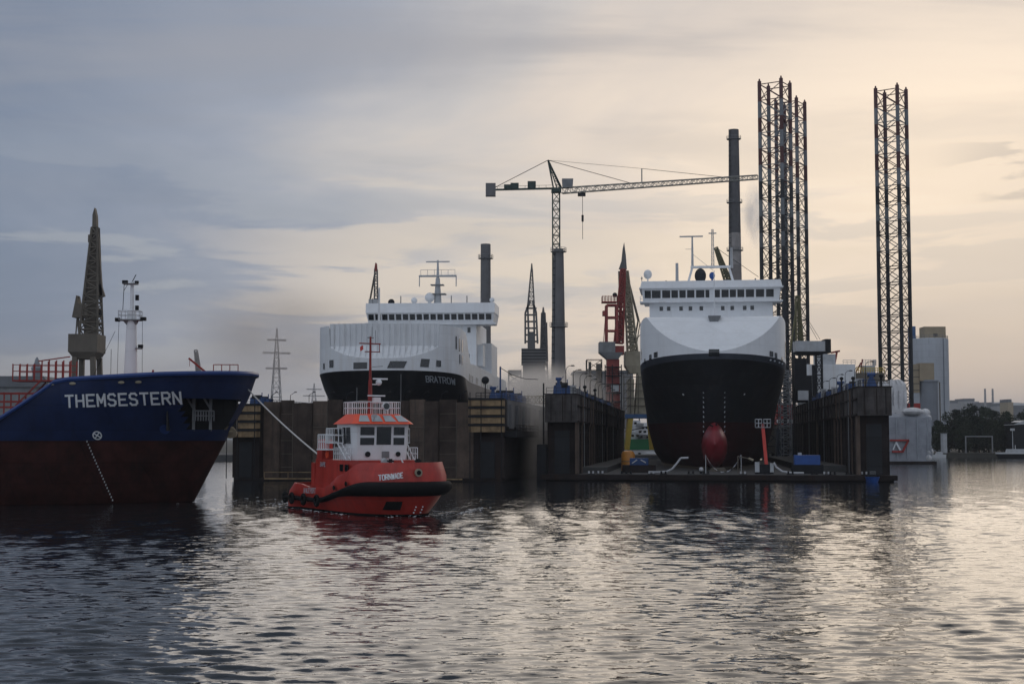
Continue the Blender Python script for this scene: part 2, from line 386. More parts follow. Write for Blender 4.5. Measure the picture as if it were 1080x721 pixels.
# darker streak clouds in the upper right, soft light banks low down, warm-grey murk at the left horizon
up = smooth(dz, .12, .30)
stk = mth('MULTIPLY', mth('MULTIPLY', smooth(n_mid, .44, .62), up), .66)
cl = mixc(stk, cl, (.36,.365,.41))
low = mth('MULTIPLY', smooth(dz, .02, .07), smooth(dz, .24, .10))
front = smooth(dyy, .6, .9)
cl = mixc(mth('MULTIPLY', mth('MULTIPLY', mth('MULTIPLY', smooth(n_low, .50, .60), low), front), mth('MULTIPLY', smooth(near(6,8), .935, .985), .85)), cl, (.76,.67,.575))
cl = mixc(mth('MULTIPLY', mth('MULTIPLY', mth('MULTIPLY', smooth(n_low, .49, .41), low), front), .60), cl, (.40,.43,.475))
cl = mixc(mth('MULTIPLY', mth('MULTIPLY', smooth(dz, .075, .015), front), mth('MULTIPLY', smooth(dx, -.05, -.25), .75)), cl, (.43,.385,.345))
cl = mixc(mth('MULTIPLY', mth('MULTIPLY', smooth(dz, .19, .07), front), mth('MULTIPLY', smooth(dx, .12, .32), .88)), cl, (.40,.415,.455))
# the deck greys again high up on the right
cl = mixc(mth('MULTIPLY', mth('MULTIPLY', smooth(dz, .215, .30), smooth(dx, -.05, .20)), mth('MULTIPLY_ADD', smooth(n_mid, .38, .60), .55, .35)), cl, (.40,.40,.44))
# fine broken texture over the whole deck
cl = mixc(mth('MULTIPLY', mth('MULTIPLY', smooth(n_mid, .56, .40), front), smooth(dz, .05, .12, 0, .30)), cl, mixc(1.0, cl, (1.22,1.20,1.18), 'MULTIPLY'))
# small dark clouds low at the right
cl = mixc(mth('MULTIPLY', mth('MULTIPLY', mth('MULTIPLY', smooth(n_low, .57, .63), smooth(dx, .27, .33)), mth('MULTIPLY', smooth(dz, .10, .13), smooth(dz, .22, .18))), .65), cl, (.29,.31,.36))
# lighter overcast overhead and behind the viewer
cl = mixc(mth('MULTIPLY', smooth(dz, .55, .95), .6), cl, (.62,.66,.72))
sk = mixc(1.0, sky.outputs['Color'], (.06,.06,.06), 'MULTIPLY')
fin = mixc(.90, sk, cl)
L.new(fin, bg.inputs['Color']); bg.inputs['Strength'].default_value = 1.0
sl = bpy.data.lights.new('sun', 'SUN'); sl.energy = .8; sl.angle = R(62); sl.color = (1,.86,.70)
so = bpy.data.objects.new('sun', sl); COL.objects.link(so)
so.rotation_euler = Vector(dirv(SUN_AZ, SUN_EL)).to_track_quat('Z', 'Y').to_euler()
S.view_settings.view_transform = 'Standard'; S.view_settings.look = 'None'; S.view_settings.gamma = 1; S.view_settings.exposure = 0
# ---- water: one sheet, graded, real waves near the viewer
def build_water():
    Ys = list(np.linspace(-400, 34, 12)); y = 36.0
    while y < 230: Ys.append(y); y += .095*(y/36)**1.02
    while y < 12000: Ys.append(y); y *= 1.05
    Ys = np.array(Ys)
    u = np.concatenate([[-6,-3,-1.6,-1.0,-.75,-.6], np.linspace(-.5,.5,620), [.6,.75,1.0,1.6,3,6]])
    Wd = np.maximum(np.abs(Ys), 60); Xg = Wd[:,None]*u[None,:]*1.0; 
    Yg = np.repeat(Ys[:,None], len(u), 1); dY = np.gradient(Ys); dX = Wd*(1/619)
    sp_ = np.maximum(dY, dX)
    H = np.zeros_like(Xg)
    for i in range(110):
        if i < 46: lam = math.exp(rng.uniform(math.log(1.1), math.log(1.9))); a = rng.normal(0, 14); amp = .0024*lam
        else: lam = math.exp(rng.uniform(math.log(.5), math.log(1.4))); a = rng.normal(0, 27); amp = .0027*lam
        th = math.radians(a+90 + 6); k = 2*math.pi/lam
        wgt = np.clip(lam/(2.6*sp_)-1, 0, 1)[:,None]*(Yg > 35.5)
        ph = k*(Xg*math.cos(th)+Yg*math.sin(th)) + rng.uniform(0, 6.28) + .45*np.sin(Xg*.11+i)+.4*np.sin(Yg*.07+2*i)
        H += amp*wgt*np.sin(ph)
        if i < 46:
            w2 = np.clip(lam*.5/(2.2*sp_)-1, 0, 1)[:,None]*(Yg > 35.5)
            H += amp*w2*(.40*np.sin(2*ph)+.16*np.sin(3*ph))
    H *= 1+.30*np.sin(Xg*.05+1)*np.sin(Yg*.06)+.2*np.sin(Xg*.13+Yg*.09)
    H[:, :6] = 0; H[:, -6:] = 0
    n, m = H.shape
    co = np.stack([Xg, Yg, H], -1).reshape(-1,3)
    idx = np.arange(n*m).reshape(n, m)
    fs = np.stack([idx[:-1,:-1], idx[:-1,1:], idx[1:,1:], idx[1:,:-1]], -1).reshape(-1,4)
    me = bpy.data.meshes.new('water'); me.vertices.add(len(co)); me.vertices.foreach_set('co', co.ravel())
    me.loops.add(fs.size); me.loops.foreach_set('vertex_index', fs.ravel()); me.polygons.add(len(fs))
    me.polygons.foreach_set('loop_start', np.arange(0, fs.size, 4)); me.polygons.foreach_set('use_smooth', np.ones(len(fs), bool))
    me.update(); me.validate()
    o = bpy.data.objects.new('water', me); COL.objects.link(o); o['kind'] = 'structure'
    m_ = bpy.data.materials.new('harbour_water'); m_.use_nodes = True; nt = m_.node_tree; n_, l_ = nt.nodes, nt.links; b = n_['Principled BSDF']
    b.inputs['Base Color'].default_value = (.010,.014,.017,1); b.inputs['Roughness'].default_value = .045; b.inputs['IOR'].default_value = 1.34
    t = n_.new('ShaderNodeTexCoord'); prev = None
    for sc, dist, strg, st in ((2.6,.024,1,(.6,1,1)), (1.0,.065,.9,(.8,.5,1)), (.45,.09,.8,(.8,.35,1))):
        mp = n_.new('ShaderNodeMapping'); mp.inputs['Scale'].default_value = st; mp.inputs['Rotation'].default_value = (0,0,R(8)); l_.new(t.outputs['Object'], mp.inputs['Vector'])
        no = n_.new('ShaderNodeTexNoise'); no.inputs['Scale'].default_value = sc; no.inputs['Detail'].default_value = 2; no.inputs['Roughness'].default_value = .5; no.inputs['Distortion'].default_value = .3
        l_.new(mp.outputs['Vector'], no.inputs['Vector'])
        bp = n_.new('ShaderNodeBump'); bp.inputs['Strength'].default_value = strg; bp.inputs['Distance'].default_value = dist; l_.new(no.outputs['Fac'], bp.inputs['Height'])
        if prev: l_.new(prev, bp.inputs['Normal'])
        prev = bp.outputs['Normal']
    l_.new(prev, b.inputs['Normal']); me.materials.append(m_)
build_water()
# ---- land: quays and the ground behind
def flat(name, pts, z, m, depth=4):
    o = MB().prismz(pts, z-depth, z).build(name, M[m], None, 0); o['kind'] = 'structure'; return o
flat('land', [(-9000,520),(9000,520),(9000,9000),(-9000,9000)], 1.6, 'land_soil')
flat('quay', [(-600,440),(-62,440),(-62,519.5),(-600,519.5)], 1.9, 'quay_concrete')
flat('pier', [(-30,432),(60,432),(60,456),(-30,456)], 1.9, 'quay_concrete')
def hills():
    rows = []; xs = np.linspace(-2500, 4500, 160)
    def hgt(x, t):
        base = 62 + 40*math.sin(x*.0011+.4) + 18*math.sin(x*.0037+1) + 7*math.sin(x*.012) + 4*math.sin(x*.031)
        edge = min(1, max(0, (x-200)/900))
        return max(0, base*(.35+.65*edge))*t
    for j in range(9):
        t = j/8; rows.append([(x*2.1, 6300+1500*t, 1.4+hgt(x, math.sin(t*math.pi/2))*2.05 + (4*math.sin(x*.05+j*2) if j else 0)) for x in xs])
    rows.append([(x*2.1, 9500, 0) for x in xs])
    o = MB().grid(rows).build('hills', M['hill_hazed'], None, 60); o['kind'] = 'structure'
hills()
# ================================================================== TUG
def ss(t): t = min(1, max(0, t)); return t*t*(3-2*t)
TUG_Y = 127.5
tug = thing('tugboat', 'red harbour tug with white wheelhouse and orange roof, towing the blue tanker', 'tugboat', (X(442.5, TUG_Y), TUG_Y, 0), 28)
tug.scale = (1.05, 1.05, 1.05)
def build_tug():
    L_, B_ = 23.5, 4.7
    bot = Hull([(-.6,2.4,8,3.4,2.0),(.7,1.2,8,3.95,2.2),(2.4,.35,7.2,B_,2.5),(5,0,7,B_,2.5)], L_, (3.2,2.6))
    zf = lambda y: .95 + 1.35*ss((14-y)/11.5)           # fender sheer line
    zt = lambda y: 2.15 + 2.45*ss((12.5-y)/8.5) + .25*ss((y-16)/2)  # bulwark top
    def sh(k):      # k 0..1 between waterline and fender, 1..2 fender to bulwark top
        def f(z, y): return 0
        return f
    def row(z_of_y, off=0):
        o = bot.outline(1.6); r = []
        for x, y in o:
            z = z_of_y(y); yy = y; x2 = bot.hb(min(max(yy+.0,0),L_), z) if 0 < y < L_-3.2 else abs(x)
            y0 = bot.at(z)[0]
            if y < 8: # move along the outline of this height
                t = min(1, abs(x)/bot.at(1.6)[2]); Bz = bot.at(z)[2]; x2 = t*Bz; yy = bot.yb(x2, z)
            r.append((math.copysign(x2+off*(1 if x2 > .05 else 0), x) if abs(x) > 1e-6 else 0, yy - (off if y < 6 else 0)*(1-min(1, yy/7)) + (off if y > L_-3 else 0)*.8, z))
        return r
    MB().grid([row(lambda y: -.6), row(lambda y: .1), row(lambda y: .1+(zf(y)-.1)*.5), row(zf)]).build('hull', M['tug_red'], tug, 50)
    MB().grid([row(lambda y: -.7, .03), row(lambda y: .16, .03)]).build('boot_stripe', M['rubber'], tug, 50)
    mid = lambda y: zf(y)+(zt(y)-zf(y))*.5
    MB().grid([row(zf), row(mid, -.12), row(zt, -.5)] + [[(x*.955, y+.14, z) for x, y, z in row(zt, -.5)], [(x*.955, y+.14, z-.5) for x, y, z in row(zt, -.5)]]).build('bulwark', M['tug_red'], tug, 50)
    fh = lambda y: .30 + .54*ss((9-y)/6)
    rows = []
    for k in range(7):
        a = math.pi*k/6
        rows.append(row(lambda y, a=a: zf(y)-fh(y)*math.cos(a)*.75+.05, .05+.38*math.sin(a)))
    MB().grid(rows).build('fender', M['rubber'], tug, 60)
    dk = row(lambda y: zf(y)+.25); n = len(dk); h = n//2
    MB().grid([[dk[h-i], dk[h+i]] for i in range(h+1)]).build('deck', M['antifoul_red'], tug)
    # tyre fenders along the quarters
    for sx in (-1, 1):
        for y in (12.5, 16.0, 19.3, 21.6):
            m = MB(); x = bot.hb(y, 1.2)+.45; rws = []
            for i in range(13):
                A = 2*math.pi*i/12; rws.append([(sx*(x+.16*math.cos(b)), y+math.cos(A)*(.42+.17*math.sin(b)), 1.0+math.sin(A)*(.42+.17*math.sin(b))) for b in [2*math.pi*q/8 for q in range(9)]])
            m.grid(rws).build('tyre', M['rubber'], tug)
    # red deckhouse, white accommodation, wheelhouse
    MB().prismz([(-3.3,6.4),(-2.7,4.9),(2.7,4.9),(3.3,6.4),(3.3,14.2),(-3.3,14.2)], 2.0, 4.72).build('deckhouse', M['tug_red'], tug, 25)
    oct_ = lambda w, f, b, c: [(-w,f+c*.55),(-w+c*.35,f),(w-c*.35,f),(w,f+c*.55),(w,b-c),(w-c,b),(-w+c,b),(-w,b-c)]
    def ring(m, a, za, b, zb):
        n = len(a); m.add([(x,y,za) for x,y in a]+[(x,y,zb) for x,y in b], [(k,(k+1)%n,n+(k+1)%n,n+k) for k in range(n)]+[tuple(range(n-1,-1,-1)),tuple(range(n,2*n))])
    lo, hi = oct_(2.6,6.2,10.8,.8), oct_(2.75,6.0,11.0,.8)
    m = MB(); ring(m, lo, 4.722, hi, 7.95); wh = m.build('wheelhouse', M['clean_white'], tug, 25)
    m = MB(); ring(m, oct_(3.0,5.4,11.5,1.0), 7.952, oct_(2.15,6.7,10.4,.9), 8.85); m.build('roof', M['tug_orange'], tug, 20)
    def pane(x0,x1,z0,z1,name='window'):
        fy = lambda z: 6.2-.2*(z-4.72)/3.23
        MB().add([(x0,fy(z0)-.035,z0),(x1,fy(z0)-.035,z0),(x1,fy(z1)-.035,z1),(x0,fy(z1)-.035,z1),(x0,fy(z0)+.03,z0),(x1,fy(z0)+.03,z0),(x1,fy(z1)+.03,z1),(x0,fy(z1)+.03,z1)],
                 [(0,1,2,3),(7,6,5,4),(0,4,5,1),(1,5,6,2),(2,6,7,3),(3,7,4,0)]).build(name, M['glass'], wh, 0)
    pane(-2.12,-.78,6.95,7.68); pane(-2.12,-.78,6.08,6.72); pane(-.55,.85,6.1,7.7); pane(1.1,2.15,6.95,7.68); pane(1.1,2.15,6.08,6.72)
    for sx in (-1, 1):      # side panes
        for y0, y1 in ((6.95,7.9),(8.1,9.0),(9.2,10.0)):
            MB().box(*(sorted((sx*2.60, sx*2.76))), y0, y1, 6.2, 7.65).build('window', M['glass'], wh, 0)
    # skylights on the sloped roof front
    for x0, x1 in ((-2.55,-1.45),(-1.25,-.1),(.1,1.25),(1.45,2.5)):
        f = lambda t, x: (x*(1-.2*t), 5.4+1.3*t-.05, 7.952+.898*t+.03)
        MB().add([f(.2,x0),f(.2,x1),f(.85,x1-.12),f(.85,x0+.12)], [(0,1,2,3)]).build('skylight', M['glass_grey'], wh, 0)
    # upper railing, searchlight, radar mast
    MB().rail([(-2.05,6.8,8.85),(2.05,6.8,8.85),(2.05,10.3,8.85),(-2.05,10.3,8.85)], 1.1, .42, .035, 2, True).build('roof_railing', M['clean_white'], tug)
    MB().tube((.35,6.3,8.85),(.35,6.3,9.5),.07).tube((.35,5.95,9.55),(.35,6.4,9.55),.36,.30,14).build('searchlight', M['clean_white'], tug)
    MB().tube((.35,5.93,9.55),(.35,5.94,9.55),.29,.29,14).build('searchlight_lens', M['glass'], tug)
    mm = MB().tube((0,9,8.85),(0,9,16.0),.16,.09,8).tube((0,9,8.8),(0,9,12),.23,.17,8).build('mast', M['rail_red'], tug)
    MB().tube((-1.1,9,15.35),(1.0,9,15.35),.06).tube((-.55,9,14.6),(.95,9,14.6),.05).tube((.9,9,14.6),(.9,9,15.3),.04).build('crosstree', M['rail_red'], mm)
    MB().add([(-.75,8.98,15.2),(-1.05,8.98,15.0),(-1.0,8.98,14.6),(-.7,8.98,14.8)],[(0,1,2,3)]).build('flag', M['post_red'], mm, 0)
    MB().box(.25,1.7,8.9,9.05,12.05,12.2).ball((.85,9,11.8),.3,10,6).tube((0,9,11.6),(.85,9,11.6),.05).build('radar', M['clean_white'], mm)
    MB().box(-.4,1.3,8.5,8.65,10.5,10.62).frus((.1,.8,8.3,8.9),9.9,(.15,.75,8.3,8.9),10.4).build('radar', M['clean_white'], mm)
    MB().tube((.15,9,16),(.15,9,16.9),.03).tube((.5,9,15.3),(.5,9,16.6),.025).tube((-.3,9,15.9),(.3,9,15.9),.05).tube((-2.1,7,9.9),(-2.1,7,11.2),.03).tube((2.2,7,9.9),(2.2,7,12.5),.025).tube((.15,8.9,13.2),(1.2,8.9,13.3),.03).build('aerials', M['grey_steel'], mm)
    # side platforms with railings, ladders and bitts
    for sx in (-1, 1):
        MB().rail([(sx*3.25,5.6,4.72),(sx*3.25,9.6,4.72)], 1.1, .5, .045, 2).rail([(sx*2.5,10.0,5.7),(sx*3.6,10.0,5.7),(sx*3.6,12.8,5.7)], 1.3, .5, .045, 2).build('side_railing', M['clean_white'], tug)
        MB().box(*sorted((sx*2.0,sx*3.7)), 9.9, 12.9, 5.58, 5.7).build('side_platform', M['clean_white'], tug)
        MB().box(*sorted((sx*2.78,sx*3.75)), 8.4, 10.4, 6.2, 6.3).build('side_platform', M['clean_white'], tug)
        MB().rail([(sx*2.85,8.4,6.3),(sx*3.7,8.4,6.3),(sx*3.7,10.4,6.3)],1.25,.4,.045,2).beam((sx*3.4,8.3,6.2),(sx*3.3,6.4,4.72),.09).beam((sx*3.0,8.3,6.2),(sx*2.9,6.4,4.72),.09).build('side_railing', M['clean_white'], tug)
        MB().frus((*sorted((sx*2.0,sx*3.25)),12.9,14.6),2.2,(*sorted((sx*2.1,sx*3.05)),13.0,14.3),6.6).build('funnel', M['tug_red'], tug, 20)
    MB().beam((.35,5.0,4.9),(.9,4.2,3.2),.10).beam((1.35,5.0,4.9),(1.9,4.2,3.2),.10).build('stair_rails', M['clean_white'], tug)
    MB().box(.0,.7,6.1,6.2,4.9,5.5).build('wall_hatch', M['grey_steel'], tug, 0)
    MB().tube((-1.4,6.0,5.25),(-1.4,6.1,5.25),.25,.25,12).build('vent', M['dark_steel'], tug)
    MB().tube((1.55,6.0,5.25),(1.55,6.1,5.25),.22,.22,12).build('vent', M['dark_steel'], tug)
    MB().tube((-.3,5.0,4.6),(-.3,4.5,4.55),.35,.3,12).build('winch', M['light_steel'], tug)
    MB().tube((-1.0,16.2,2.5),(1.0,16.2,2.5),.55,.55,14).box(-1.3,-1.0,15.6,16.8,1.4,3.2).box(1.0,1.3,15.6,16.8,1.4,3.2).build('tow_winch', M['dark_steel'], tug)
    MB().box(-3.25,-2.2,14.62,15.5,2.2,4.4).build('vent_box', M['tug_red'], tug, 0)
    m = MB()
    for sx in (-1,1): m.beam((sx*2.6,17.8,1.8),(sx*2.2,18.3,3.2),.18)
    m.beam((-2.2,18.3,3.2),(2.2,18.3,3.2),.2).build('tow_gantry', M['crane_yellow'], tug)
    # bull-nose fairleads and freeing ports
    for x in (0, ):
        z = 3.75; y = bot.yb(x, z)
        MB().tube((x,y-.06,z),(x,y+.1,z),.34,.34,16).build('fairlead', M['crane_cream'], tug); MB().tube((x,y-.09,z),(x,y-.07,z),.20,.20,12).build('fairlead_hole', M['rubber'], tug)
    for y in (5.2, 7.9):
        z = zf(y)+.62; x = -(bot.hb(y,z)+.05); MB().ball((x,y,z),.3,10,6,(.18,1,.75)).build('mooring_port', M['rubber'], tug)
    for y in (5.9,7.1):
        MB().box(-3.42,-3.28,y,y+.62,3.75,4.35).build('porthole', M['glass'], tug, 0)
    x, y = -1.6, 0
    MB().grid([[(xx, bot.yb(xx,z)-.06, z) for xx in (-2.3,-1.9,-1.5,-1.1)] for z in (.55,.95,1.3)]).build('sea_chest_plate', M['rubber'], tug)
    m = MB()
    for xx in (.2, .9):
        for z in (.25,.5,.75): m.box(xx-.06,xx+.06,bot.yb(xx,z)-.07,bot.yb(xx,z)-.03,z,z+.1)
    m.build('draft_marks', M['letter_white'], tug, 0)
    # lettering wrapped on the bow and on the quarter
    lettering('TORNWADE', .42, .17, .075, .075, lambda u, v, o: ((-3.15+u*.92), bot.yb(-3.15+u*.92, 3.1)-.10-o+.16*ss((v)/1.0), 3.12+v+.12*u)).build('name_lettering', M['letter_white'], tug, 0)
    lettering('W WUZ PORT', .42, .26, .1, .08, lambda u, v, o: (-(B_+.04+o-.03*v), 15.6-u, 1.62+v+.03*u)).build('quarter_lettering', M['letter_grey'], tug, 0)
    lettering('SAFE', .34, .26, .1, .08, lambda u, v, o: (-3.33-o, 12.9-u, 4.1+v)).build('deckhouse_lettering', M['letter_grey'], tug, 0)
    MB().path([(-2.0,2.6,4.4),(-1.2,1.9,4.5),(-.4,1.7,4.35),(.5,1.9,4.45),(1.4,2.5,4.4)],.09,6).build('bow_hawser', M['rope'], tug)
    for sx in (-1,1):
        MB().tube((sx*1.3,3.2,3.6),(sx*1.3,3.2,4.9),.16,.16,10).tube((sx*1.0,3.2,4.7),(sx*1.6,3.2,4.7),.09).build('bow_bitt', M['dark_steel'], tug)
    MB().tube((-1.2,7.3,8.0+.3),(-1.2,7.1,8.6),.05).box(-1.4,-1.0,7.0,7.3,8.55,8.8).build('flood_lamp', M['light_steel'], tug, 0)
    # a life ring and life ring at the rail
    MB().tube((-3.35,11.2,5.2),(-3.25,11.2,5.2),.36,.36,12).build('life_ring', M['tug_orange'], tug)
build_tug()
for o_ in tug.children:
    if o_.name.split('.')[0] in ('deckhouse','wheelhouse','roof','roof_railing','searchlight','searchlight_lens','mast','aerials','side_railing','side_platform','funnel','wall_hatch','vent','winch','vent_box','porthole','deckhouse_lettering','life_ring','stair_rails'): o_.location.y += 1.5; o_.location.x -= .25
# ================================================================== TANKER
TK_Y = 160.0
tanker = thing('tanker_ship', 'blue and dark red tanker bow with white name lettering and a white foremast', 'tanker', (X(206, TK_Y), TK_Y, 0), 93)
def build_tanker():
    B_ = 11.5
    hull = Hull([(-1,1.5,30,9.5,1.6),(0,0,28,10,1.65),(4,-2.0,26,10.6,1.7),(6.75,-3.4,24.5,10.9,1.75),(9.3,-4.7,22,11.2,1.9),(11.6,-5.9,19.5,B_,2.05),(13.6,-6.5,17,B_,2.25),(14.5,-6.8,16.5,B_,2.3)], 70, None)
    def zt(y):      # top edge of the plating: forecastle, slope down to the main deck
        f = 14.35 - .045*max(0, min(y+7, 26)) - .02*max(0,min(y-2,12)); return f - (f-8.2)*min(1,max(0,(y-12.4)/7.4))
    def rows(zs):
        out = []
        for z in zs: out.append([(x,y,min(z, zt(y))) for x, y in hull.outline(z, 34, 30)])
        return out
    MB().grid(rows([-1,0,2,4,5.5,6.75])).build('lower_hull', M['tanker_red'], tanker, 60)
    # upper plating, with the mooring-deck opening left out of it
    def inside(y, z): 
        if not (7.95 < z < 11.25): return False
        t = (z-7.95)/3.3; return hull.at(z)[0]+.35 < y < (-.25+.8*t)
    zs = [6.75,7.35,7.95,8.6,9.3,9.9,10.6,11.25,11.9,12.6,13.3,13.9,14.5]
    m = MB(); rws = []
    for z in zs: rws.append([(x,y,min(z,zt(y))) for x, y in hull.outline(z, 60, 40)])
    n = len(rws[0]); m.v = [p for r in rws for p in r]
    for i in range(len(zs)-1):
        for k in range(n-1):
            q = (i*n+k,i*n+k+1,(i+1)*n+k+1,(i+1)*n+k); c = [sum(m.v[j][a] for j in q)/4 for a in (1,2)]
            if not inside(*c): m.f.append(q)
    m.build('upper_hull', M['tanker_blue'], tanker, 50)
    # rim: rounded bulwark cap
    o = [(x,y,zt(y)) for x,y in hull.outline(14.5, 60, 40) if y < 21]
    for j in range(3): pass
    rr = []
    for k in range(7):
        a = 2*math.pi*k/6; rr.append([(x*(1+.018*math.cos(a)), y-.12*math.cos(a)*(1 if y < 3 else 0), z-.2+.26*math.sin(a)) for x,y,z in o])
    MB().grid(rr).build('bulwark_rim', M['tanker_rim'], tanker, 60)
    # forecastle deck, mooring deck, inner bulkhead
    def deck(z, y0, y1, name, mt):
        r = []
        for i in range(16):
            y = y0+(y1-y0)*i/15; x = max(.02, hull.hb(y,z)-.12); r.append([(-x,y,z),(x,y,z)])
        MB().grid(r).build(name, M[mt], tanker)
    deck(12.9,-6.2,14,'forecastle_deck','rail_red'); deck(7.75,-3.9,6,'mooring_deck','grey_steel'); deck(7.6,18,60,'main_deck','rail_red')
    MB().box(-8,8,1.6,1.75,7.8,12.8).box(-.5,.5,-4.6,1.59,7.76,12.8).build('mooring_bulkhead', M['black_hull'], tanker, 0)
    for y in (-4.3,-2.2,-.6):
        for sx in (-1,1):
            x = sx*(hull.hb(y,8)-.35)
            m = MB().beam((x,y,7.8),(x,y,11.5),.28).beam((x,y,10.2),(x,y+.9,11.6),.2); m.build('frame_post', M['grey_steel' if y > -4 else 'tanker_blue'], tanker)
    for sx in (-1,1):
        MB().rail([(sx*(hull.hb(-2.6,9)-.5),-2.6,8.9),(sx*(hull.hb(-.6,9)-.5),-.6,8.9)], 1.1, .35, .07, 2).build('mooring_railing', M['grey_steel'], tanker)
        MB().tube((sx*(hull.hb(-3.9,8)-1.4),-3.9,7.6),(sx*(hull.hb(-3.9,8)-.5),-3.9,8.2),.75,.6,12).build('anchor_bolster', M['beige'], tanker)
    # lettering, load line, draft marks, lights on the near side (-x)
    def wrap(t, yst, z0, sx=-1, off=.05, sk=0):
        t.v = [(sx*(hull.hb(yst-a, z0+b+sk*a)+off), yst-a, z0+b+sk*a) for a, b, _ in t.v]; return t
    lettering('THEMSESTERN', 1.16, .70, .36, .21, lambda u, v, o: (-(hull.hb(11.75-u, 10.25+v+.04*u)+.04+o), 11.5-u, 10.25+v+.04*u)).build('name_lettering', M['letter_white'], tanker, 0)
    def ringp(r0, r1, y, z):
        rw = [[(0,0)]]
        a = [2*math.pi*i/24 for i in range(25)]
        return MB().grid([[(-(hull.hb(y+r*math.cos(q),z+r*math.sin(q))+.06), y+r*math.cos(q), z+r*math.sin(q)) for q in a] for r in (r0,r1)])
    m = ringp(.34,.47,8.7,7.3)
    for q in (.6, 2.2): 
        p = lambda s_: (-(hull.hb(8.7+s_*math.cos(q)*.36,7.3+s_*math.sin(q)*.36)+.09), 8.7+s_*math.cos(q)*.36, 7.3+s_*math.sin(q)*.36)
        m.tube(p(-1), p(1), .06, .06, 4)
    m.build('thruster_mark', M['letter_white'], tanker, 0)
    m = ringp(.0,.5,2.1,7.95); m.build('anchor_emblem', M['tanker_rim'], tanker, 0)
    m = MB()
    for i in range(20):
        z = .3+i*.33; y = 7.8+i*.085
        y = 7.6+(z*.33); x = -(hull.hb(y,z)+.05); m.box(x-.02,x+.05,y-.055,y+.055,z,z+.2)
    m.build('draft_marks', M['light_steel'], tanker, 0)
    for y in (4.2,5.9,10.8,13.0):
        z = 13.0-.03*y; MB().ball((-(hull.hb(y,z)+.05),y,z),.32,10,6,(.35,1.1,.5)).build('deck_light', M['crane_cream'], tanker)
    # foremast
    f0 = 7.3
    fm = MB().tube((0,f0,12.9),(0,f0,21.3),.80,.50,12).tube((0,f0,21.3),(0,f0,24.6),.24,.18,8).build('foremast', M['clean_white'], tanker)
    MB().box(-.8,.8,f0-1.0,f0+1.3,20.2,20.32).frus((-.3,.3,f0-.5,f0+.5),19.7,(-.5,.5,f0-.7,f0+.9),20.19).build('mast_platform', M['grey_steel'], fm, 0)
    MB().box(-.6,.6,f0-.6,f0+1.0,24.3,24.38).build('mast_platform', M['grey_steel'], fm, 0)
    MB().box(-.4,.4,f0-1.2,f0-.4,17.0,17.12).build('mast_platform', M['grey_steel'], fm, 0)
    MB().rail([(-.8,f0-1,20.32),(.8,f0-1,20.32),(.8,f0+1.3,20.32),(-.8,f0+1.3,20.32)],.95,.8,.03,2,True).build('mast_railing', M['light_steel'], fm)
    for x0,x1,y0,y1,z0,z1 in ((-.3,.3,f0-1.6,f0-1.0,20.2,20.6),(-.3,.3,f0+1.3,f0+1.8,20.1,20.5),(-.2,.2,f0-.75,f0-.4,22.5,23.1),(-.2,.2,f0-.75,f0-.4,21.4,21.9),(-.25,.25,f0-1.3,f0-.8,17.13,17.5),(-.2,.2,f0+.5,f0+1.1,24.4,24.75),(-.2,.2,f0-.7,f0-.3,24.4,24.7)):
        MB().box(x0,x1,y0,y1,z0,z1).build('mast_lamp', M['dark_steel'], fm, 0)
    MB().tube((0,f0,24.6),(0,f0-.4,25.4),.05).tube((0,f0+.9,24.3),(0,f0+1.0,21.3),.04).tube((0,f0+.5,24.3),(0,f0+.9,23.6),.03).tube((0,f0+1.4,20.2),(0,f0+1.5,13),.025).tube((0,f0-1.2,20.2),(0,f0-1.3,13),.025).tube((0,f0+1.8,19),(0,f0+4.5,13.2),.025).tube((0,f0+2.2,17),(0,f0+2.2,13),.03).build('stay_wires', M['dark_steel'], fm)
    # bow davit, rail, tiny fittings on the forecastle
    MB().beam((-1.5,-2.6,13.3),(-1.5,.6,15.9),.22).tube((-1.5,.5,15.8),(-1.5,.5,15.0),.03).build('bow_davit', M['rail_red'], tanker)
    MB().rail([(-2.5,-2.3,13.6),(-2.5,-5.0,13.6)],1.55,.85,.05,2).build('bow_railing', M['rail_red'], tanker)
    MB().box(-2,-1,5.0,6.2,12.9,14.0).tube((-1.5,4.7,13.5),(-1.5,4.5,14.6),.12).build('windlass', M['rail_red'], tanker)
    # red pipe rack and stair on the cargo deck
    m = MB()
    for y in np.arange(13.6, 40, 1.6):
        for x in (-4,-1.5): m.beam((x,y,7.6),(x,y,12.0 if y > 17 else 11.0),.14)
    for z in (9.3, 10.4, 11.0, 11.9):
        for x in (-4,-1.5): m.beam((x,16.5,z),(x,40,z),.16)
    m.build('pipe_rack', M['rail_red'], tanker)
    m = MB()
    for x, z, r in ((-3.6,9.5,.28),(-3.0,9.5,.28),(-2.3,9.5,.22),(-3.6,8.7,.3),(-2.6,8.7,.3)): m.tube((x,17,z),(x,42,z),r,r,8)
    m.build('cargo_pipes', M['grey_steel'], tanker)
    m = MB().box(-4,-1.5,12.8,19.2,13.2,13.35)
    for i in range(9):
        y = 12.9+i*.78; 
        for x in (-4,-1.5): m.beam((x,y,13.35),(x,y,15.1 if i > 4 else 15.5),.12)
    for x in (-4,-1.5): m.beam((x,12.8,14.3),(x,19.2,14.3),.09); m.beam((x,12.8,15.0),(x,19.2,15.0),.07); m.beam((x,16.2,13.2),(x,18.8,10.5),.16); m.beam((x,13.5,13.2),(x,15.5,12.2),.3)
    m.beam((-4,16.4,15.4),(-4,13.0,15.9),.12).build('access_platform', M['rail_red'], tanker)
    MB().tube((0,24,11.2),(0,42,11.2),.45,.45,8).tube((-3.2,30,9),(-4.3,33,7.7),.5,.4,8).build('deck_piping', M['rail_red'], tanker)
build_tanker()
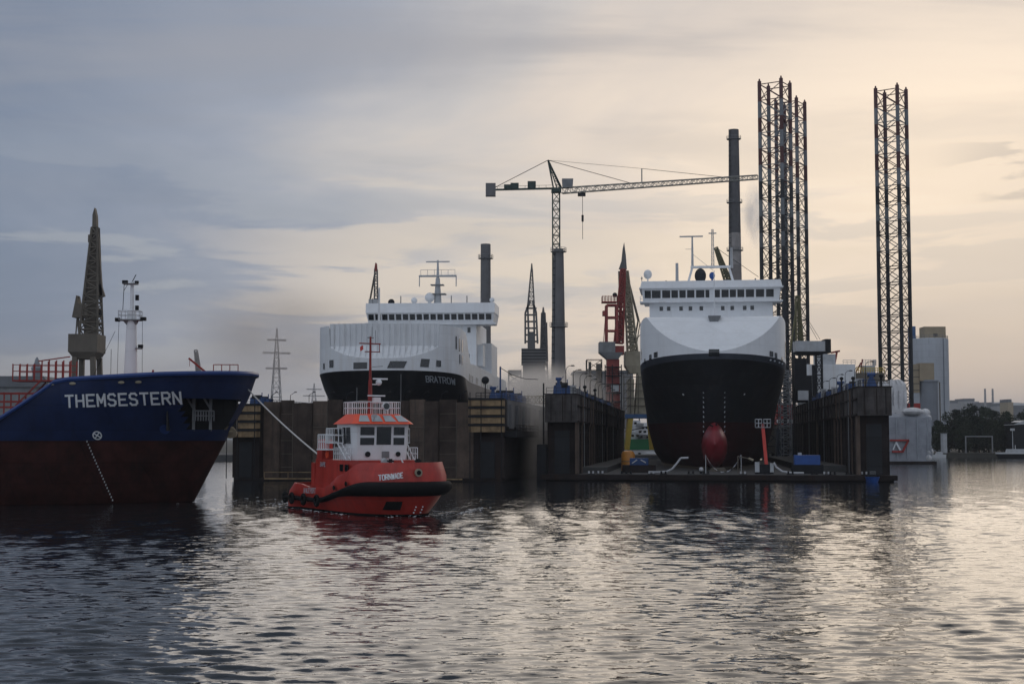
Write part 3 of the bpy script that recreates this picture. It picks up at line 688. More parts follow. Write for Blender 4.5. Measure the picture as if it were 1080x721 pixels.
# tow line from the tanker's bow fairlead to the tug's winch
def tow():
    a = P(252, 400, 161.3); pts = []
    bpy.context.view_layer.update(); b = tug.matrix_world @ Vector((-2.5, 15.9, 4.6))
    for i in range(25):
        t = i/24; p = a.lerp(b, t); p.z -= 1.1*4*t*(1-t)*.35; pts.append(p)
    m = MB(); m.path(pts, .085, 6); tag(m.build('tow_rope', M['rope']), 'pale tow rope stretched from the blue bow down to the red tug', 'rope')
tow()
def wash():
    rg = np.random.default_rng(5); m = MB(); T = tug.matrix_world
    def fleck(lo, sz):
        p = T @ Vector(lo); n = 6; a0 = rg.uniform(0,6.28)
        m.add([(p.x+sz*1.9*math.cos(a0+k*1.047)*rg.uniform(.5,1), p.y+sz*math.sin(a0+k*1.047)*rg.uniform(.5,1)*1.3, .085+rg.uniform(-.02,.03)) for k in range(n)], [tuple(range(n))])
    for i in range(150):    # along the waterline and off the stern
        s_ = rg.choice([-1,1]); y = rg.uniform(-.5,24); fleck((s_*(4.6+abs(rg.normal(0,.35))) if y > 3 else s_*rg.uniform(.2,4.9), y if y > 3 else rg.uniform(-.9,1.8), 0), rg.uniform(.04,.13))
    for i in range(170):
        d = rg.exponential(5.5); fleck((rg.normal(0,2.2+d*.25), 24+d, 0), rg.uniform(.05,.2))
    for i in range(90):
        d = rg.uniform(0,9); fleck((4.9+d*.75+rg.normal(0,.3), 2+d+rg.normal(0,.3), 0), rg.uniform(.04,.12))
    o = m.build('foam_glints', M['foam_glints'], None, 0); tag(o, 'white flecks for wash and bright ripples on the water around the red tug', 'foam_glints', None, 'stuff')  # partly real wash, partly painted brightness of the smooth ripples
wash()
# ================================================================== FERRIES
def ferry_right():
    Y0 = 258.0; t = thing('ferry', 'white ferry with smooth scooped bow, black hull and dark red bulb, in the right dock', 'ferry', (X(754, Y0), Y0, 0), -7.0)
    B = 13.9
    sheer = lambda z, y: -.095*max(0,min(y,19))*ss((z-12)/9)
    h = Hull([(1.6,9,55,10.6,1.45),(4,7.5,51,12.2,1.5),(8,5.6,47,13.1,1.52),(10,4.9,44,13.4,1.56),(14,3.6,38,13.7,1.7),(19,1.3,26,B,1.9),(21.6,.3,18.5,B,2.1),(22.4,0,17,B,2.2),(40,0,17,B,2.2)], 150, None, sheer)
    h.loft([1.6,4,8,10]).build('lower_hull', M['antifoul_red'], t, 60)
    h.loft([10,12,14,16.5,19,21.4]).build('black_hull', M['black_hull'], t, 60)
    h.loft([21.4,21.55,22.4]).build('lit_knuckle', M['grey_blue_tone'], t, 20)  # still black plating: the flare's lighter shading is painted into this band
    # white upper bow: side plating up to an inclined plane, and the scoop closing it
    zc, k, ys, zt = 22.75, .84, 8.4, 29.8
    # the side plating is cut by the scoop plane near the stem
    o = h.outline(22.4, 44, 40); top = lambda y: (zc+(zt-zc)*min(1,max(0,y)/ys)**.85)
    topx = lambda x, y: min(top(y), zt-1.1*max(0,(abs(x)-12.6)/1.3)**2) if y < 60 else zt-1.1
    rows = [[(x,y,h.zz(22.4,y)+(topx(x,y)-h.zz(22.4,y))*f) for x,y in o] for f in (0,.25,.5,.75,1)]
    MB().grid(rows).build('upper_bow', M['clean_white'], t, 50)
    n = len(o); c = n//2; sc = []
    for i in range(0, c+1):
        (xa,ya), (xb,yb) = o[c-i], o[c+i]
        if ya > 40: break
        sc.append([(xa+(xb-xa)*q/14, ya + (.55*math.sin(math.pi*q/14) if ya < ys else 0), topx(13.9 if ya>17 else abs(xa),ya) + (0 if ya>ys else .0)) for q in range(15)])
    # smooth dished scoop: rows already follow the plane
    MB().grid(sc).build('bow_scoop', M['clean_white'], t, 60)
    MB().box(-14.0,14.0,40,148,28.2,28.7).build('weather_deck', M['white_paint'], t, 0)
    # openings in the bow
    for x0,x1,z0,z1 in ((-.95,.95,21.9,23.15),(-11.9,-11.45,22.3,23.3),(-11.0,-10.3,22.5,23.5),(10.2,10.9,22.5,23.5),(11.2,11.7,22.4,23.4),(12.6,12.9,22.1,23.0),(-12.9,-12.7,22.0,22.9),(13.5,13.62,23.2,26.4),(-13.62,-13.5,23.2,25.2)):
        h.bowpatch(x0,x1,z0,z1,.07).build('bow_opening', M['glass'], t, 0)
    m = MB()
    for x in (10.3,11.1,12.1,12.7): y = h.yb(x,21.9); m.ball((x*1.01,y-.05,h.zz(21.9,y)),.2,8,5)
    m.build('mooring_rollers', M['letter_grey'], t)
    # house and bridge
    MB().box(-12.4,12.4,30,52,28.0,35.05).build('deckhouse', M['clean_white'], t, 0)
    br = MB().frus((-13.6,13.6,28.4,40),34.7,(-13.9,13.9,27.7,40),37.35).build('bridge', M['clean_white'], t, 20)
    MB().frus((-14.2,14.2,27.3,41),37.352,(-13.9,13.9,27.7,41),38.75).box(-14.4,14.4,27.25,41,37.2,37.45).build('bridge_roof', M['clean_white'], t, 20)
    MB().box(-14.3,14.3,28.0,33,34.45,34.72).rail([(-14.2,28.1,34.7),(-13.6,28.1,34.7)],1,.6,.05).build('bridge_wing', M['white_paint'], t, 0)
    xs = [-13.3,-11.85,-9.75,-7.9,-6.3,-4.75,-2.95,-1.05,.75,2.15,3.8,5.3,7.0,9.0,11.0]; ws = [1.25,1.75,1.6,1.3,1.25,1.45,1.65,.75,1.05,1.4,1.2,1.35,1.6,1.6,1.5]
    fy = lambda z: 28.4-.7*(z-34.7)/2.65-.05
    for x, wd in zip(xs, ws):
        MB().add([(x,fy(35.35),35.35),(x+wd,fy(35.35),35.35),(x+wd,fy(36.85),36.85),(x,fy(36.85),36.85)],[(0,1,2,3)]).build('window', M['glass'], br, 0)
    for x in (-10.0,-8.5,-6.0,-4.1,-1.9,2.4,4.3,6.8,8.3):
        MB().box(x-.35,x+.35,29.94,30.05,32.9,33.75).build('window', M['glass'], t, 0)
    # jackstaff on the bow
    MB().tube((.3,8.6,29.7),(.3,8.6,38.5),.13,.08).build('jackstaff', M['clean_white'], t)
    MB().frus((-.5,.7,7.6,8.5),28.3,(-.9,1.5,7.3,8.8),29.9).build('bow_platform', M['grey_steel'], t, 0)
    # top hamper
    MB().beam((-4.6,34,38.7),(-3.6,34,42.3),.45).beam((4.8,34,38.7),(3.8,34,42.3),.45).box(-4.0,4.2,33.6,34.4,42.0,42.45).box(-4.4,4.6,33.7,34.3,38.7,39.1).build('mast_house', M['clean_white'], t, 0)
    MB().ball((-2.0,33.8,40.4),1.25,14,10,(.95,.7,1.25)).build('radome', M['black_hull'], t)
    MB().ball((.4,33.8,40.4),.6,10,8,(1,.7,1.3)).tube((.4,33.8,38.7),(.4,33.8,40),.2).build('compass_dome', M['bright_blue'], t)
    MB().tube((-3.6,34,42.3),(-3.6,34,48.6),.28,.16).box(-6.2,-1.4,33.8,34.2,48.5,48.75).tube((-3.6,34,46),(-5,34,46),.05).tube((-3.6,34,45),(.6,34,41.5),.04).build('radar_mast', M['light_steel'], t)
    MB().truss((.6,36,42.2),(.6,36,50.3),.55,.35,10,.06).box(-.2,1.4,35.8,36.2,49.4,49.6).build('lattice_mast', M['light_steel'], t)
    MB().tube((-6.8,37,38.7),(-6.8,37,43.5),.35,.3).build('aerial_post', M['light_steel'], t)
    MB().tube((4.4,34.5,42),(4.4,34.5,46.2),.35,.25).build('aerial_post', M['light_steel'], t)
    MB().tube((-12.7,30,38.7),(-12.7,30,39.6),.14).ball((-12.7,30,40.4),.85,14,9,(1,1,1.15)).build('satellite_dome', M['clean_white'], t)
    MB().tube((-13.9,29,38.7),(-13.9,29,39.9),.07).box(-14.1,-13.7,28.9,29.1,39.4,39.6).tube((13.7,30,38.7),(13.7,30,39.2),.12).tube((9,30,38.7),(9,30,39.3),.15).tube((-9,30,38.7),(-9,30,39.1),.15).build('roof_fittings', M['grey_steel'], t)
    # draught marks either side of the stem, forefoot lights, bow thruster mark
    for sx in (-1,1):
        m = MB()
        for i in range(13):
            z = 4.5+i*.9; x = 1.9*sx; y = h.yb(x,z); m.box(x-.12,x+.12,y-.10,y-.03,z,z+.38)
        m.build('draft_marks', M['letter_grey'], t, 0)
        x = 5.6*sx; y = h.yb(x,15.2); MB().ball((x,y-.1,15.2),.22,8,6).build('hull_lamp', M['hose_white'], t)
    # bulb
    rows = []
    for i in range(15):
        s_ = i/14; y = -1.5+13*s_; r = 2.55*min(1, math.sqrt(max(.0,1-(1-min(1,s_*2.2))**2))) if s_ > 0 else .05
        zc_ = 5.9-.3*s_; rows.append([(r*.92*math.cos(a)*(1-.28*max(0,math.sin(a))**2), y, zc_+r*1.62*math.sin(a)) for a in [2*math.pi*q/20 for q in range(21)]])
    MB().grid(rows).build('bulb', M['bulb_red'], t, 60)
    MB().tube((-.9,.4,9.4),(.5,2.4,8.9),.14).tube((.3,1.5,9.6),(.3,2,8.6),.2).build('bulb_rigging', M['dark_steel'], t)
ferry_right()
def ferry_left():
    Y0 = 262.0; t = thing('ferry', 'black and white ferry with a ribbed bow wall, behind the brown dock gate', 'ferry', (X(402, Y0), Y0, 0), -4.2)
    B = 13.9
    sheer = lambda z, y: -.055*max(0,min(y,24))*ss((z-10)/9)
    h = Hull([(1.6,9,60,9,1.5),(8,6,46,13.6,1.6),(12,3.8,30,B,1.9),(16,1.6,20,B,2.25),(19.5,0,15,B,2.7),(40,0,15,B,2.7)], 118, None, sheer)
    h.loft([1.6,5,8,12,15]).build('lower_hull', M['black_hull'], t, 60)
    # black bow, fading to old grey plating along the side
    nb = len(h.outline(15)); c = nb//2
    full = [h.row(z) for z in (15,17,18.5,19.5)]
    keep = [i for i,(x,y,z) in enumerate(full[-1]) if y < 18.5]
    MB().grid([[r[i] for i in keep] for r in full]).build('black_bow', M['black_hull'], t, 60)
    for sgn in (-1,1):
        ks = [i for i,(x,y,z) in enumerate(full[-1]) if y >= full[-1][keep[-1]][1]-.01 and x*sgn > 0]
        MB().grid([[r[i] for i in ks] for r in full]).build('side_plating', M['faded_side'], t, 60)
    zt = 28.0
    def top(y): return zt if y < 15 else zt-5.6*ss((y-15)/11)
    o = h.outline(19.5, 44, 40)
    def topb(x, y):
        zcr = 21.7+2.4*min(1,y/3.0)
        return zcr if y < 3.0 else top(y)-.5*max(0,(abs(x)-13.2)/.7)**2
    MB().grid([[(x,y,h.zz(19.5,y)+(topb(x,y)-h.zz(19.5,y))*f) for x,y in o] for f in (0,.2,.4,.6,.8,1)]).build('upper_hull', M['white_paint'], t, 40)
    n = len(o); c = n//2
    # folded apron between the crease and the breakwater, then the corrugated breakwater itself
    xw = h.hb(3.0, 19.5); ap = []
    def rib(x): return .22 if (x*.95) % 1 < .3 else 0.0
    bow = lambda x: -1.3*(1-(x/xw)**2)
    for i in range(241):
        x = -xw+2*xw*i/240; y = h.yb(x,19.5); ap.append([(x, y+.02, 21.7+2.4*min(1,y/3)+.0)] + [(x, (y+.02)+(3.0+bow(x)-y-.02)*q+rib(x)*2.0*math.sin(math.pi*min(1,q*1.1)*.9), (21.7+2.4*min(1,y/3))*(1-q)+24.15*q) for q in (.3,.65,1)])
    MB().grid(ap).build('bow_apron', M['white_ribbed'], t, 20)
    MB().grid([[(-xw+2*xw*i/240, 3.05+bow(-xw+2*xw*i/240)+rib(-xw+2*xw*i/240)*.8, z) for i in range(241)] for z in (24.15,28.35)]).build('breakwater', M['white_ribbed'], t, 20)
    r = []
    for y in (3.1,5,8,11,15,18,20,22,24,26,30): x = h.hb(y,19.5)-.02; r.append([(-x,y,top(y)-.55),(0,y,top(y)-.1),(x,y,top(y)-.55)])
    MB().grid(r).build('forecastle_roof', M['white_paint'], t, 40)
    MB().box(-13.8,13.8,30,117,21.4,22.2).build('weather_deck', M['white_paint'], t, 0)
    for x0,x1,z0,z1,sl in ((-5.3,-2.7,19.8,21.0,-.0),(1.0,4.1,19.9,21.2,.6),(7.0,8.5,20.2,21.7,.2),(9.8,10.6,20.4,21.6,.0),(-10.3,-9.4,20.3,21.7,0),(-11.9,-11.5,20.2,21.3,0)):
        h.bowpatch(x0,x1,z0,z1,.07,sl).build('bow_opening', M['glass'], t, 0)
    for y0, y1, z0, z1 in ((7.0,7.5,24.2,26.6),(8.6,9.2,24.0,26.4),(10.4,11.0,24.0,26.4),(8.8,9.4,21.6,23.4),(10.5,11.1,21.6,23.4)):
        h.patch([(y0,z0),(y1,z0),(y1,z1),(y0,z1)], .07, 1).build('side_window', M['glass'], t, 0)
    for i, y in enumerate((22,25,28.5,36,39,48,52,57,62,68,75,82,90)):
        h.patch([(y,19.6),(y+.9,19.6),(y+.9,21.0 if i<8 else 20.6),(y,21.0 if i<8 else 20.6)], .07, 1).build('side_window', M['glass'], t, 0)
    h.patch([(70,17.6+2),(74,17.6+2),(74,20.6),(70,20.6)], .08, 1).build('side_mark', M['grey_steel'], t, 0)
    lettering('BRATROW', 1.0, .5, .2, .16, lambda u, v, o: ((7.9+u)*1.004+.04, h.yb(7.9+u,17.6+v)-.08-o, h.zz(17.6+v, h.yb(7.9+u,17.6+v)))).build('name_lettering', M['letter_grey'], t, 0)
    # superstructure
    MB().box(-13.2,10.6,70,96,21.8,34.3).build('deckhouse', M['white_paint'], t, 0)
    MB().box(10.62,13.0,84,100,21.8,30).box(10.62,11.8,74,80,24,29).build('side_house', M['white_paint'], t, 0)
    br = MB().frus((-14.6,14.6,68.6,80),33.9,(-15,15,67.8,80),36.1).build('bridge', M['white_paint'], t, 20)
    MB().frus((-15.1,15.1,67.6,80),36.102,(-15.1,15.1,67.9,80),38.4).build('bridge_roof', M['clean_white'], t, 20)
    MB().box(-15.2,15.2,68.2,72,33.4,33.88).build('bridge_wing', M['white_paint'], t, 0)
    fy = lambda z: 68.6-.8*(z-33.9)/2.2-.06
    for i in range(18):
        x = -14.5+i*1.62; MB().add([(x,fy(34.5),34.5),(x+1.25,fy(34.5),34.5),(x+1.25,fy(35.8),35.8),(x,fy(35.8),35.8)],[(0,1,2,3)]).build('window', M['glass'], br, 0)
    for i in range(8):
        x = -2+i*1.9
    for x, z, wd in ((5.1,32.2,1.0),(9.1-.2,32.2,.7),(5.1,29.4,1.0),(5.0,26.0,1.7),(1.5,32.2,1.0),(1.5,29.4,1.0),(8.6,26.0,.9)):
        MB().box(x-wd*.5,x+wd*.5,69.93,70.06,z-.6,z+.6).build('window', M['glass'], t, 0)
    # masts and roof fittings
    ms = MB().tube((.9,75,38.4),(.9,75,45),1.0,.5,10).tube((.9,75,45),(.9,75,49.3),.35,.2,8).build('mast', M['light_steel'], t)
    MB().box(-3.6,5.4,74.6,75.4,45.3,45.7).box(-1.9,3.7,74.8,75.2,48.8,49.05).tube((-3.5,75,45.3),(-3.5,75,43.0),.12).tube((5.3,75,45.3),(5.3,75,43.0),.12).rail([(-3.2,75,45.7),(5,75,45.7)],1.3,1.5,.05,1).build('crosstree', M['light_steel'], ms, 0)
    MB().box(-.9,2.9,73.6,76,41.0,41.25).box(-.7,2.4,73.6,76,43.2,43.4).build('mast_platform', M['grey_steel'], ms, 0)
    MB().ball((-.9,74,40.3),1.15,12,8).tube((-.9,74,38.4),(-.9,74,39.5),.4).build('satellite_dome', M['clean_white'], t)
    MB().ball((-4.6,74,39.6),.75,12,8).tube((-4.6,74,38.4),(-4.6,74,39),.3).build('satellite_dome', M['clean_white'], t)
    MB().ball((-9.6,71,38.9),.8,12,8).build('vent_cowl', M['dark_steel'], t)
    m = MB()
    for x in (-14.2,-7.5,4.5,8.2,11.5): m.tube((x,72,38.4),(x,72,38.4+1.2+.6*((x*7)%2)),.12)
    m.build('roof_aerials', M['grey_steel'], t)
    MB().ball((14.2,71,39.3),.6,10,8).tube((14.2,71,38.4),(14.2,71,39),.3).build('satellite_dome', M['clean_white'], t)
    # foremast on the forecastle
    MB().tube((-1.2,4,24),(-1.2,4,35.2),.28,.14).build('foremast', M['white_paint'], t)
ferry_left()
# ================================================================== FLOATING DOCKS
PHI = -7.39
def lamp_proto():
    t = thing('dock_lamp', 'x', 'lamp post', group='lamp posts along the dock walls')
    MB().tube((0,0,0),(0,0,4.0),.09,.06).path([(0,0,4.0),(.15,0,4.45),(.5,0,4.75),(1.0,0,4.85)],.05,5).build('post', M['dark_steel'], t)
    MB().frus((.85,1.5,-.16,.16),4.72,(.95,1.4,-.1,.1),4.92).build('lamp_head', M['dark_steel'], t, 0)
    return t
def local(root, p): return Matrix.Translation(root.location) @ Matrix.Rotation(root.rotation_euler.z, 4, 'Z') @ Vector(p)
def gear_box(label, loc, dims, rz, kind=0, group='blue deck gear on the dock walls'):
    t = thing('deck_winch', label, 'winch', loc, rz, group); a, b, c = dims
    if kind == 0:
        MB().frus((-a/2,a/2,-b/2,b/2),0,(-a/2*.9,a/2*.9,-b/2*.9,b/2*.9),c*.8).build('housing', M['blue_gear'], t, 0)
        MB().tube((-a*.35,-b*.3,c*.75),(a*.35,-b*.3,c*.75),c*.28,c*.28,10).build('drum', M['dark_steel'], t)
        MB().tube((a*.3,0,c*.8),(a*.3,0,c*1.3),.08).build('lever', M['blue_gear'], t)
    else:
        MB().frus((-a*.5,a*.5,-b*.5,b*.5),0,(-a*.3,a*.3,-b*.3,b*.3),c*.55).box(-a*.2,a*.2,-a*.2,a*.2,c*.551,c*.8).build('pedestal', M['blue_gear'], t, 0)
        MB().tube((-a*.4,0,c*.85),(a*.4,0,c*.85),a*.22,a*.22,12).tube((a*.4,0,c*.85),(a*.7,0,c*1.0),.05).build('drum', M['blue_gear'], t)
    return t
def right_dock():
    t = thing('floating_dock', 'dark steel floating dock holding the white ferry with the scooped bow', 'dry dock', (X(572,237.5),237.5,0), PHI)
    W, LEN = 57.0, 165.0
    MB().box(0,W,0,LEN,-2.5,1.0).box(-.4,W+.5,-.5,2,.2,1.02).build('pontoon', M['wall_steel'], t, 0)
    MB().box(6,51,1.5,LEN,1.004,1.06).build('deck', M['quay_concrete'], t, 0)
    for nm, x0, x1, zt, sgn in (('wing_wall',.6,5.5,14.3,1),('wing_wall',51.8,56.7,15.3,-1)):
        inn = x1 if sgn > 0 else x0
        wl = MB().box(x0,x1,2.6,LEN-4,1.0,zt-.02).build(nm, M['wall_steel'], t, 0)
        # upper band, proud of the wall on the front and the inner side
        MB().box(x0-.25,x1+.25,.9,LEN-5,zt-4.6,zt).build('upper_band', M['band_steel'], wl, 0)
        m = MB().box(x0-.4,x1+.4,.75,LEN-5,zt+.002,zt+.16)
        for y in np.arange(8,LEN-8,7.5):
            m.box(*sorted((inn+sgn*.26,inn+sgn*.42)), y, y+.35, zt-4.5, zt-.1)
        m.box(*sorted((inn+sgn*.26,inn+sgn*.5)), 1.2, LEN-6, zt-2.0, zt-1.75)
        m.box(*sorted((inn+sgn*.26,inn+sgn*.5)), 1.2, LEN-6, zt-4.6, zt-4.35); m.build('stringers', M['wall_steel'], wl, 0)
        for y in (2.0, 40, 80, 120): MB().box(*sorted((inn-sgn*.2,inn+sgn*.3)), y, y+2.4, 1.05, zt-4.62).build('pilaster', M['gate_brown_light'], wl, 0)
        m = MB()
        for y in np.arange(4,LEN-8,6): m.box(*sorted((inn,inn+sgn*.12)), y, y+.2, 1.05, zt-4.62)
        for z in (3.2,5.6,8): m.box(*sorted((inn,inn+sgn*.10)), 4, LEN-8, z, z+.18)
        m.build('wall_ribs', M['wall_steel'], wl, 0)
        for y in (14, 62, 101):      # ladders and pipes down the inner face
            m = MB(); xi = inn+sgn*.42
            for dy_ in (-.25,.25): m.beam((xi,y+dy_,1.1),(xi,y+dy_,zt+.9),.08)
            for z in np.arange(1.5,zt,.6): m.beam((xi,y-.25,z),(xi,y+.25,z),.05)
            m.build('ladder', M['grey_steel'], wl)
        for y in (9, 27, 33, 74, 118):
            MB().path([(inn+sgn*.38,y,1.1),(inn+sgn*.38,y,zt-5.2),(inn+sgn*.62,y,zt-4.8),(inn+sgn*.62,y,zt-.4)],.13,6).build('pipe', M['gate_brown_light' if y%2 else 'dark_steel'], wl)
        for k_, xx_ in enumerate((x0+.8,(x0+x1)/2+.3,x1-.7)):
            MB().beam((xx_,.55,zt-4.4),(xx_,.55,zt-.2),.14).build('front_rib', M['wall_steel'], wl, 0)
        MB().box(x0+1.2,x1-1.2,2.48,2.62,1.1,zt-6).build('end_door', M['black_hull'], wl, 0)
        MB().rail([(inn-sgn*.3,1,zt+.16),(inn-sgn*.3,LEN-6,zt+.16)],1.0,4,.035,2).rail([(x0,1,zt+.16),(x1,1,zt+.16)],1.0,1.5,.035,2).build('wall_railing', M['dark_steel'], wl)
    MB().box(-.9,.55,-.2,3.2,-.5,6.0).tube((.2,.2,6),(.2,.2,16.2),.13).build('mooring_dolphin', M['dark_steel'], t, 0)
    # keel blocks
    for i, y in enumerate(range(22, 150, 14)):
        MB().frus((27.6,31.0,y,y+1.6),1.06,(28.2,30.4,y,y+1.6),1.75).build('keel_block', M['crane_brown'], t, 0)
    m = MB().box(44,52,22,LEN-10,1.07,2.2).box(5.6,10,12,LEN-20,1.07,2.0); m.build('side_platform', M['quay_concrete'], t, 0)
    for i in range(11):
        y = 4+i*13.5+ (i%3)*1.2
        lo = local(t, (3.6,y,14.46))
        yield_lamp.append((lo, PHI, 'bent-neck lamp post on the middle dock wall, %s from its front end' % ORD[i]))
    for i in range(6):
        lo = local(t, (54.6,16+i*17,15.46)); yield_lamp.append((lo, PHI+8, 'bent-neck lamp post on the right-hand dock wall, %s from its front end' % ORD[i]))
    for i, (y, k, a, b, c) in enumerate(((3.5,1,1.2,1.2,3.0),(10,0,3,2.6,2.1),(22,0,2.8,5,1.8),(36,0,3,9,1.9),(56,0,3,10,1.9),(80,0,3,12,2.0),(105,0,3,12,2.0),(130,0,3,10,2))):
        gear_box('blue deck winch on the middle dock wall, %s from its front end' % ORD[i], local(t,(2.4,y,14.46)), (a,b,c), PHI, k)
    for i, (x,y,k,a,b,c) in enumerate(((54.2,4.5,1,1.6,1.6,2.4),(53.2,12,1,1.5,1.5,1.6),(53.6,24,0,3,4,1.6),(53.2,45,1,1.6,1.6,2.6),(53.4,66,0,2.6,4,1.6),(53.4,84,0,3,8,1.8),(53.4,112,0,2.4,5,1.6))):
        gear_box('blue deck winch on the right-hand dock wall, %s from its front end' % ORD[i], local(t,(x,y,15.46)), (a,b,c), PHI, k)
    return t
def left_dock():
    t = thing('floating_dock', 'dark floating dock closed by a brown plated gate, holding the ferry with the ribbed bow', 'dry dock', (X(243,236),236,0), PHI)
    LEN = 120.0
    MB().box(.3,45.3,1,LEN,-2.5,.5).build('pontoon', M['wall_steel'], t, 0)
    for x0, x1, zt in ((0,4.6,12.6),(40.6,45.6,13.4)):
        wl = MB().box(x0,x1,1.2,LEN-4,.502,zt).build('wing_wall', M['wall_steel'], t, 0)
        MB().box(x1+.002,x1+.25,4,LEN-6,zt-4.5,zt-.1).build('upper_band', M['concrete_dark'], wl, 0) if x0 > 1 else None
        MB().rail([(x0+.3,1.4,zt),(x1-.3,1.4,zt),(x1-.3,40,zt)],1.0,2,.04,2).build('wall_railing', M['dark_steel'], wl)
        m = MB().box(x0+1.2,x0+3.4,1.05,1.19,.6,6.4); m.build('end_door', M['black_hull'], wl, 0)
        # timber fender decks on the wall end
        z0 = zt-5.4
        for i in range(4):
            MB().box(x0-.5+.12*i*(1 if x0<1 else -.2),x1+.1,-.9,1.19,z0+i*1.4,z0+i*1.4+.95).build('fender_stage', M['fender_timber'], wl, 0)
            MB().box(x0-.6,x1+.2,-1.05,1.19,z0+i*1.4+.96,z0+i*1.4+1.3).build('stage_walkway', M['dark_steel'], wl, 0)
        m = MB()
        for x in (x0-.3, x0+1.5, x1-.2): m.tube((x,-.98,.4),(x,-.98,zt+1.0),.07)
        m.build('stage_posts', M['dark_steel'], wl)
    for y in np.arange(5,60,9): MB().box(45.86,46.3,y,y+3.4,8.6,12.6).build('outer_panel', M['concrete_dark'], t, 0)
    MB().box(45.62,47.6,1.5,34,7.2,8.2).rail([(47.5,1.5,8.2),(47.5,34,8.2)],1.0,2,.05).build('outer_gangway', M['dark_steel'], t, 0)
    # gate of vertical plates with ribs, hung between the wing walls
    g = thing('dock_gate', None, None); g.parent = t
    bpy.data.objects.remove(g)
    x = 4.7; i = 0
    while x < 40.5:
        wd = [2.9,2.2,3.3,2.6,2.4,3.0][i%6]; x1 = min(x+wd, 40.55); yo = [0,.22,-.1,.12][i%4]
        p = MB().box(x,x1-.04,3+yo,3.6+yo,-.8,13.1+[0,.25,-.2,.1,.3][i%5]).build('gate_plate', M['gate_brown' if i%3 else 'gate_brown_light'], t, 0)
        m = MB().box(x1-.16,x1-.06,2.86+yo,2.99+yo,-.2,12.9)
        if i%2: 
            for z in (2.2,4.4,6.6,8.8,11.0): m.box(x+.1,x1-.2,2.9+yo,2.99+yo,z,z+.07)
        m.build('plate_seam', M['crane_brown' if i%2 else 'gate_brown'], p, 0)
        x = x1; i += 1
    for x in np.arange(6,40,3.2): MB().tube((x,3.3,13.0),(x,3.3,14.2),.05).tube((x,3.3,14.2),(x+.9,3.1,14.7),.045).frus((x+.7,x+1.2,3.0,3.2),14.62,(x+.75,x+1.1,3.02,3.18),14.76).build('lamp_bracket', M['dark_steel'], t)
    for i,(x,y,k,a,b,c) in enumerate(((43.2,5,1,1.2,1.2,2.2),(43.6,13,0,2.4,4,1.7),(43.4,24,0,2.6,5,2.0),(43.4,36,0,2.6,6,1.9))):
        gear_box('blue deck winch beside the timber-faced tower, %s from its front end' % ORD[i], local(t,(x,y,13.4)), (a,b,c), PHI, k)
    for i,(x,y,k,a,b,c) in enumerate(((3.4,4,0,2.2,2.4,1.6),(2.0,12,0,2.4,3,1.6))):
        gear_box('blue deck winch on the dock wall end behind the tanker bow, %s of two' % ('nearer','farther')[i], local(t,(x,y,12.6)), (a,b,c), PHI, k)
    b = thing('floating_boom', 'yellowish timber boom floating along the foot of the brown dock gate', 'boom', local(t,(22,.2,0)), PHI)
    MB().box(-16,17,-.5,.5,-.3,.55).build('timber', M['wall_steel'], b, 0); MB().box(-16,17,-.7,-.51,.3,.5).rail([(-16,-.6,.55),(4,-.6,.55)],.9,4,.05,1).build('rail', M['fender_timber'], b, 0)
    a = thing('mast_lamp', 'black drum-headed signal post on the timber-faced dock tower', 'signal post', local(t,(42.2,3,13.4)), PHI)
    MB().tube((0,0,0),(0,0,2.6),.1).build('post', M['dark_steel'], a); MB().ball((0,0,3.1),.65,10,7).build('lamp', M['dark_steel'], a)
    a = thing('jib_hoist', 'small blue hoist with a slack cable on the timber-faced dock tower', 'hoist', local(t,(44,8,13.4)), PHI)
    MB().tube((0,0,0),(0,0,5.6),.14).build('post', M['blue_gear'], a); MB().path([(0,0,5.4),(1.6,3,4.3),(3.4,7,3.8),(5,12,3.9)],.06).build('cable', M['dark_steel'], a)
    return t
yield_lamp = []
RD = right_dock(); LD = left_dock()
lp = lamp_proto()
for i, (lo, rz, lab) in enumerate(yield_lamp):
    if i == 0: lp.location = lo; lp.rotation_euler = (0,0,R(rz)); lp['label'] = lab
    else: dup(lp, lo, lab, rz)
# ---- loose gear on the right dock's pontoon
def rd(p): return local(RD, p)
a = thing('work_container', 'blue work container on a dark skid at the foot of the right-hand dock wall', 'container', rd((44,10,1.07)), PHI)
MB().box(-2.6,2.6,-1.6,1.6,0,1.5).build('skid', M['dark_steel'], a, 0); MB().box(-2.1,2.1,-1.3,1.3,1.502,3.1).box(-2.15,-2.0,-1.35,1.35,1.45,3.15).box(-.07,.07,-1.36,1.36,1.45,3.15).build('body', M['bright_blue'], a, 0); MB().box(-1.5,-.9,-.4,.4,3.1,3.5).build('hatch', M['light_steel'], a, 0)
a = thing('work_container', 'dark blue open container beside the middle dock wall near the orange tank', 'container', rd((15.5,14,1.07)), PHI)
MB().box(-2.9,2.9,-1.3,1.3,.0,1.3).build('skid', M['wall_steel'], a, 0); MB().box(-1.6,1.6,-1.2,1.2,1.302,2.5).build('body', M['blue_gear'], a, 0); MB().tube((-1.2,-1.25,1.6),(-.3,-1.25,2.2),.1).tube((.3,-1.25,2.2),(1.2,-1.25,1.7),.1).build('hose', M['hose_white'], a)
a = thing('storage_tank', 'upright orange storage tank standing in front of the green and white ship', 'tank', rd((13.0,26,1.07)), PHI)
MB().lathe([(1.2,0),(1.25,.2),(1.25,3.0),(1.0,3.5),(.4,3.7)],20,(0,0)).build('shell', M['yellow_tank'], a, 40); MB().lathe([(1.28,1.65),(1.28,1.8)],20).build('hoop', M['crane_brown'], a)
a = thing('work_lift', 'red boom post carrying a white framed basket in front of the black hull', 'lift', rd((36.6,6.5,1.07)), PHI)
